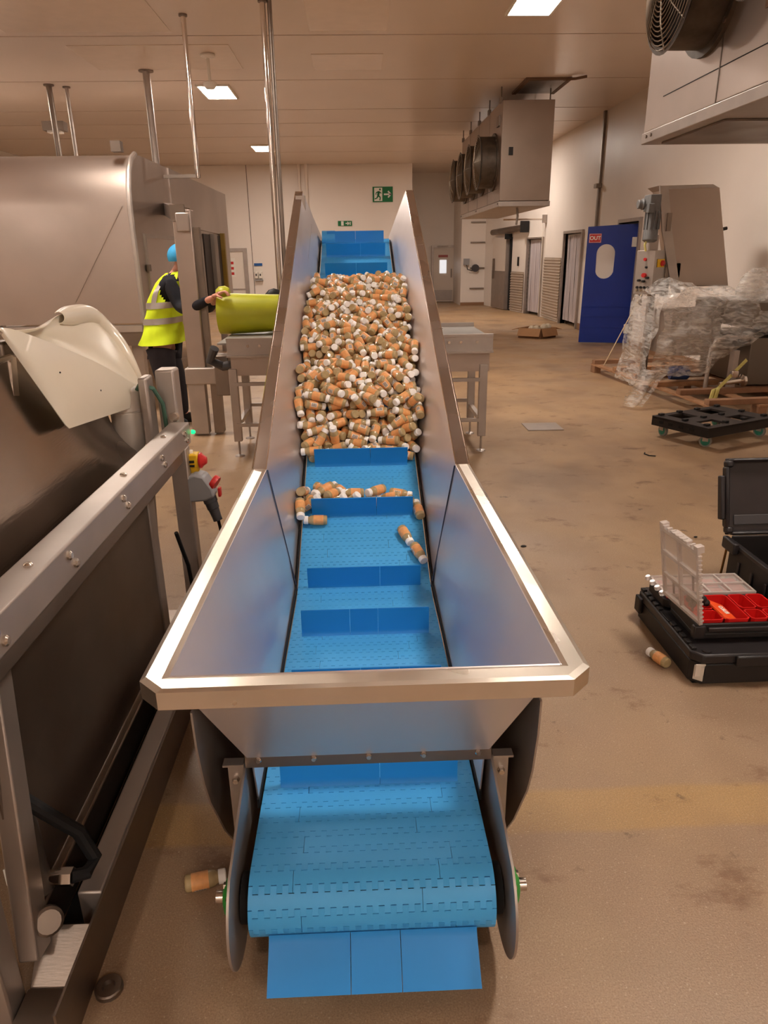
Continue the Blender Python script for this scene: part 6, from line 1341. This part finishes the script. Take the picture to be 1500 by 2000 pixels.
# open deep tool box at the right edge
tb2 = thing('tool_box', 'deep black tool box with its lid thrown open, at the right edge', 'tool box', (2.15, 3.4, 0))
TX0, TX1, TY0, TY1 = 1.83, 2.43, 2.78, 3.21
g = G(); g.box(TX0, TX1, TY0, TY0 + .012, .02, .33).box(TX0, TX1, TY1 - .012, TY1, .02, .36).box(TX0, TX0 + .012, TY0, TY1, .02, .33).box(TX1 - .012, TX1, TY0, TY1, .02, .33).box(TX0, TX1, TY0, TY1, .0, .02)
g.build('body', bxm, tb2, bevel=.004)
for y in (2.86, 2.98, 3.10): G().box(TX0 - .008, TX0, y - .008, y + .008, .03, .26).build('side_rib', MATS['black_lid'], tb2, bevel=.003)
G().box(TX0 - .03, TX0, 3.12, 3.24, .29, .35).build('hinge_lug', MATS['black_lid'], tb2, bevel=.008)
G().box(TX0 - .05, TX0, 3.15, 3.24, .07, .10).build('handle_foot', MATS['black_lid'], tb2, bevel=.006)
G().tube((TX0 - .035, 3.2, .09), (TX0 - .02, 3.2, .30), .006, 8).build('handle_rod', mat('brass_rod', (130, 92, 54), .35, 1.), tb2)
G().box(TX0 - .006, TX1, TY0 - .006, TY0 + .02, .315, .335).box(TX0 - .006, TX0 + .02, TY0, TY1, .315, .335).build('top_rim', MATS['black_lid'], tb2, bevel=.004)
# lid: leaning back, open side to the camera
lt_ = [(1.81, 3.25, .345), (2.45, 3.25, .345), (2.45, 3.36, .72), (1.81, 3.36, .72)]
a0 = Vector(lt_[0]); axu = Vector((1, 0, 0)); axv = (Vector(lt_[3]) - a0).normalized(); axn = axu.cross(axv)
def lbx(g, u0, u1, v0, v1, n0, n1): return g.hexa([a0 + axu * u + axv * v - axn * -n for n in (n0, n1) for u, v in ((u0, v0), (u1, v0), (u1, v1), (u0, v1))])
LH = .385
g = G(); lbx(g, 0.02, .64, 0.0, LH, -.03, -.02); g.build('lid_panel', dark_in, tb2, bevel=.01)
g = G(); lbx(g, .03, .64, 0, .02, -.02, .03); lbx(g, .03, .64, LH - .02, LH, -.02, .03); lbx(g, 0, .02, .04, LH - .04, -.02, .03)
lbx(g, .005, .04, .01, .045, -.02, .028); lbx(g, .005, .04, LH - .045, LH - .01, -.02, .028); g.build('lid_rim', MATS['black_lid'], tb2, bevel=.01)
g = G(); lbx(g, -.022, .0, .08, .30, -.02, .02); g.build('side_latch', MATS['black_lid'], tb2, bevel=.006)
g = G(); lbx(g, .06, .64, .05, .10, -.018, -.012); g.build('hinge_gusset', grey_d, tb2, bevel=.004)
# bits of debris on the floor
for p, r_, lb_ in (((2.08, 4.05, .006), .008, 'tiny dark crumb on the floor above the open tool box lid'), ((.98, 3.98, .004), .012, 'small dark fleck on the floor left of the tool cases')):
    o = G().sphere(p, r_ * 1.6, r_, r_ * .6, 8, 5).build('floor_debris', black); o['label'] = lb_; o['category'] = 'debris'
o = G().path([(2.52, 6.02, .006), (2.50, 5.98, .006), (2.52, 5.92, .006), (2.57, 5.90, .006)], .005, 6).build('cable_tie', black_soft); o['label'] = 'short curved black cable tie offcut on the floor before the dolly'; o['category'] = 'debris'
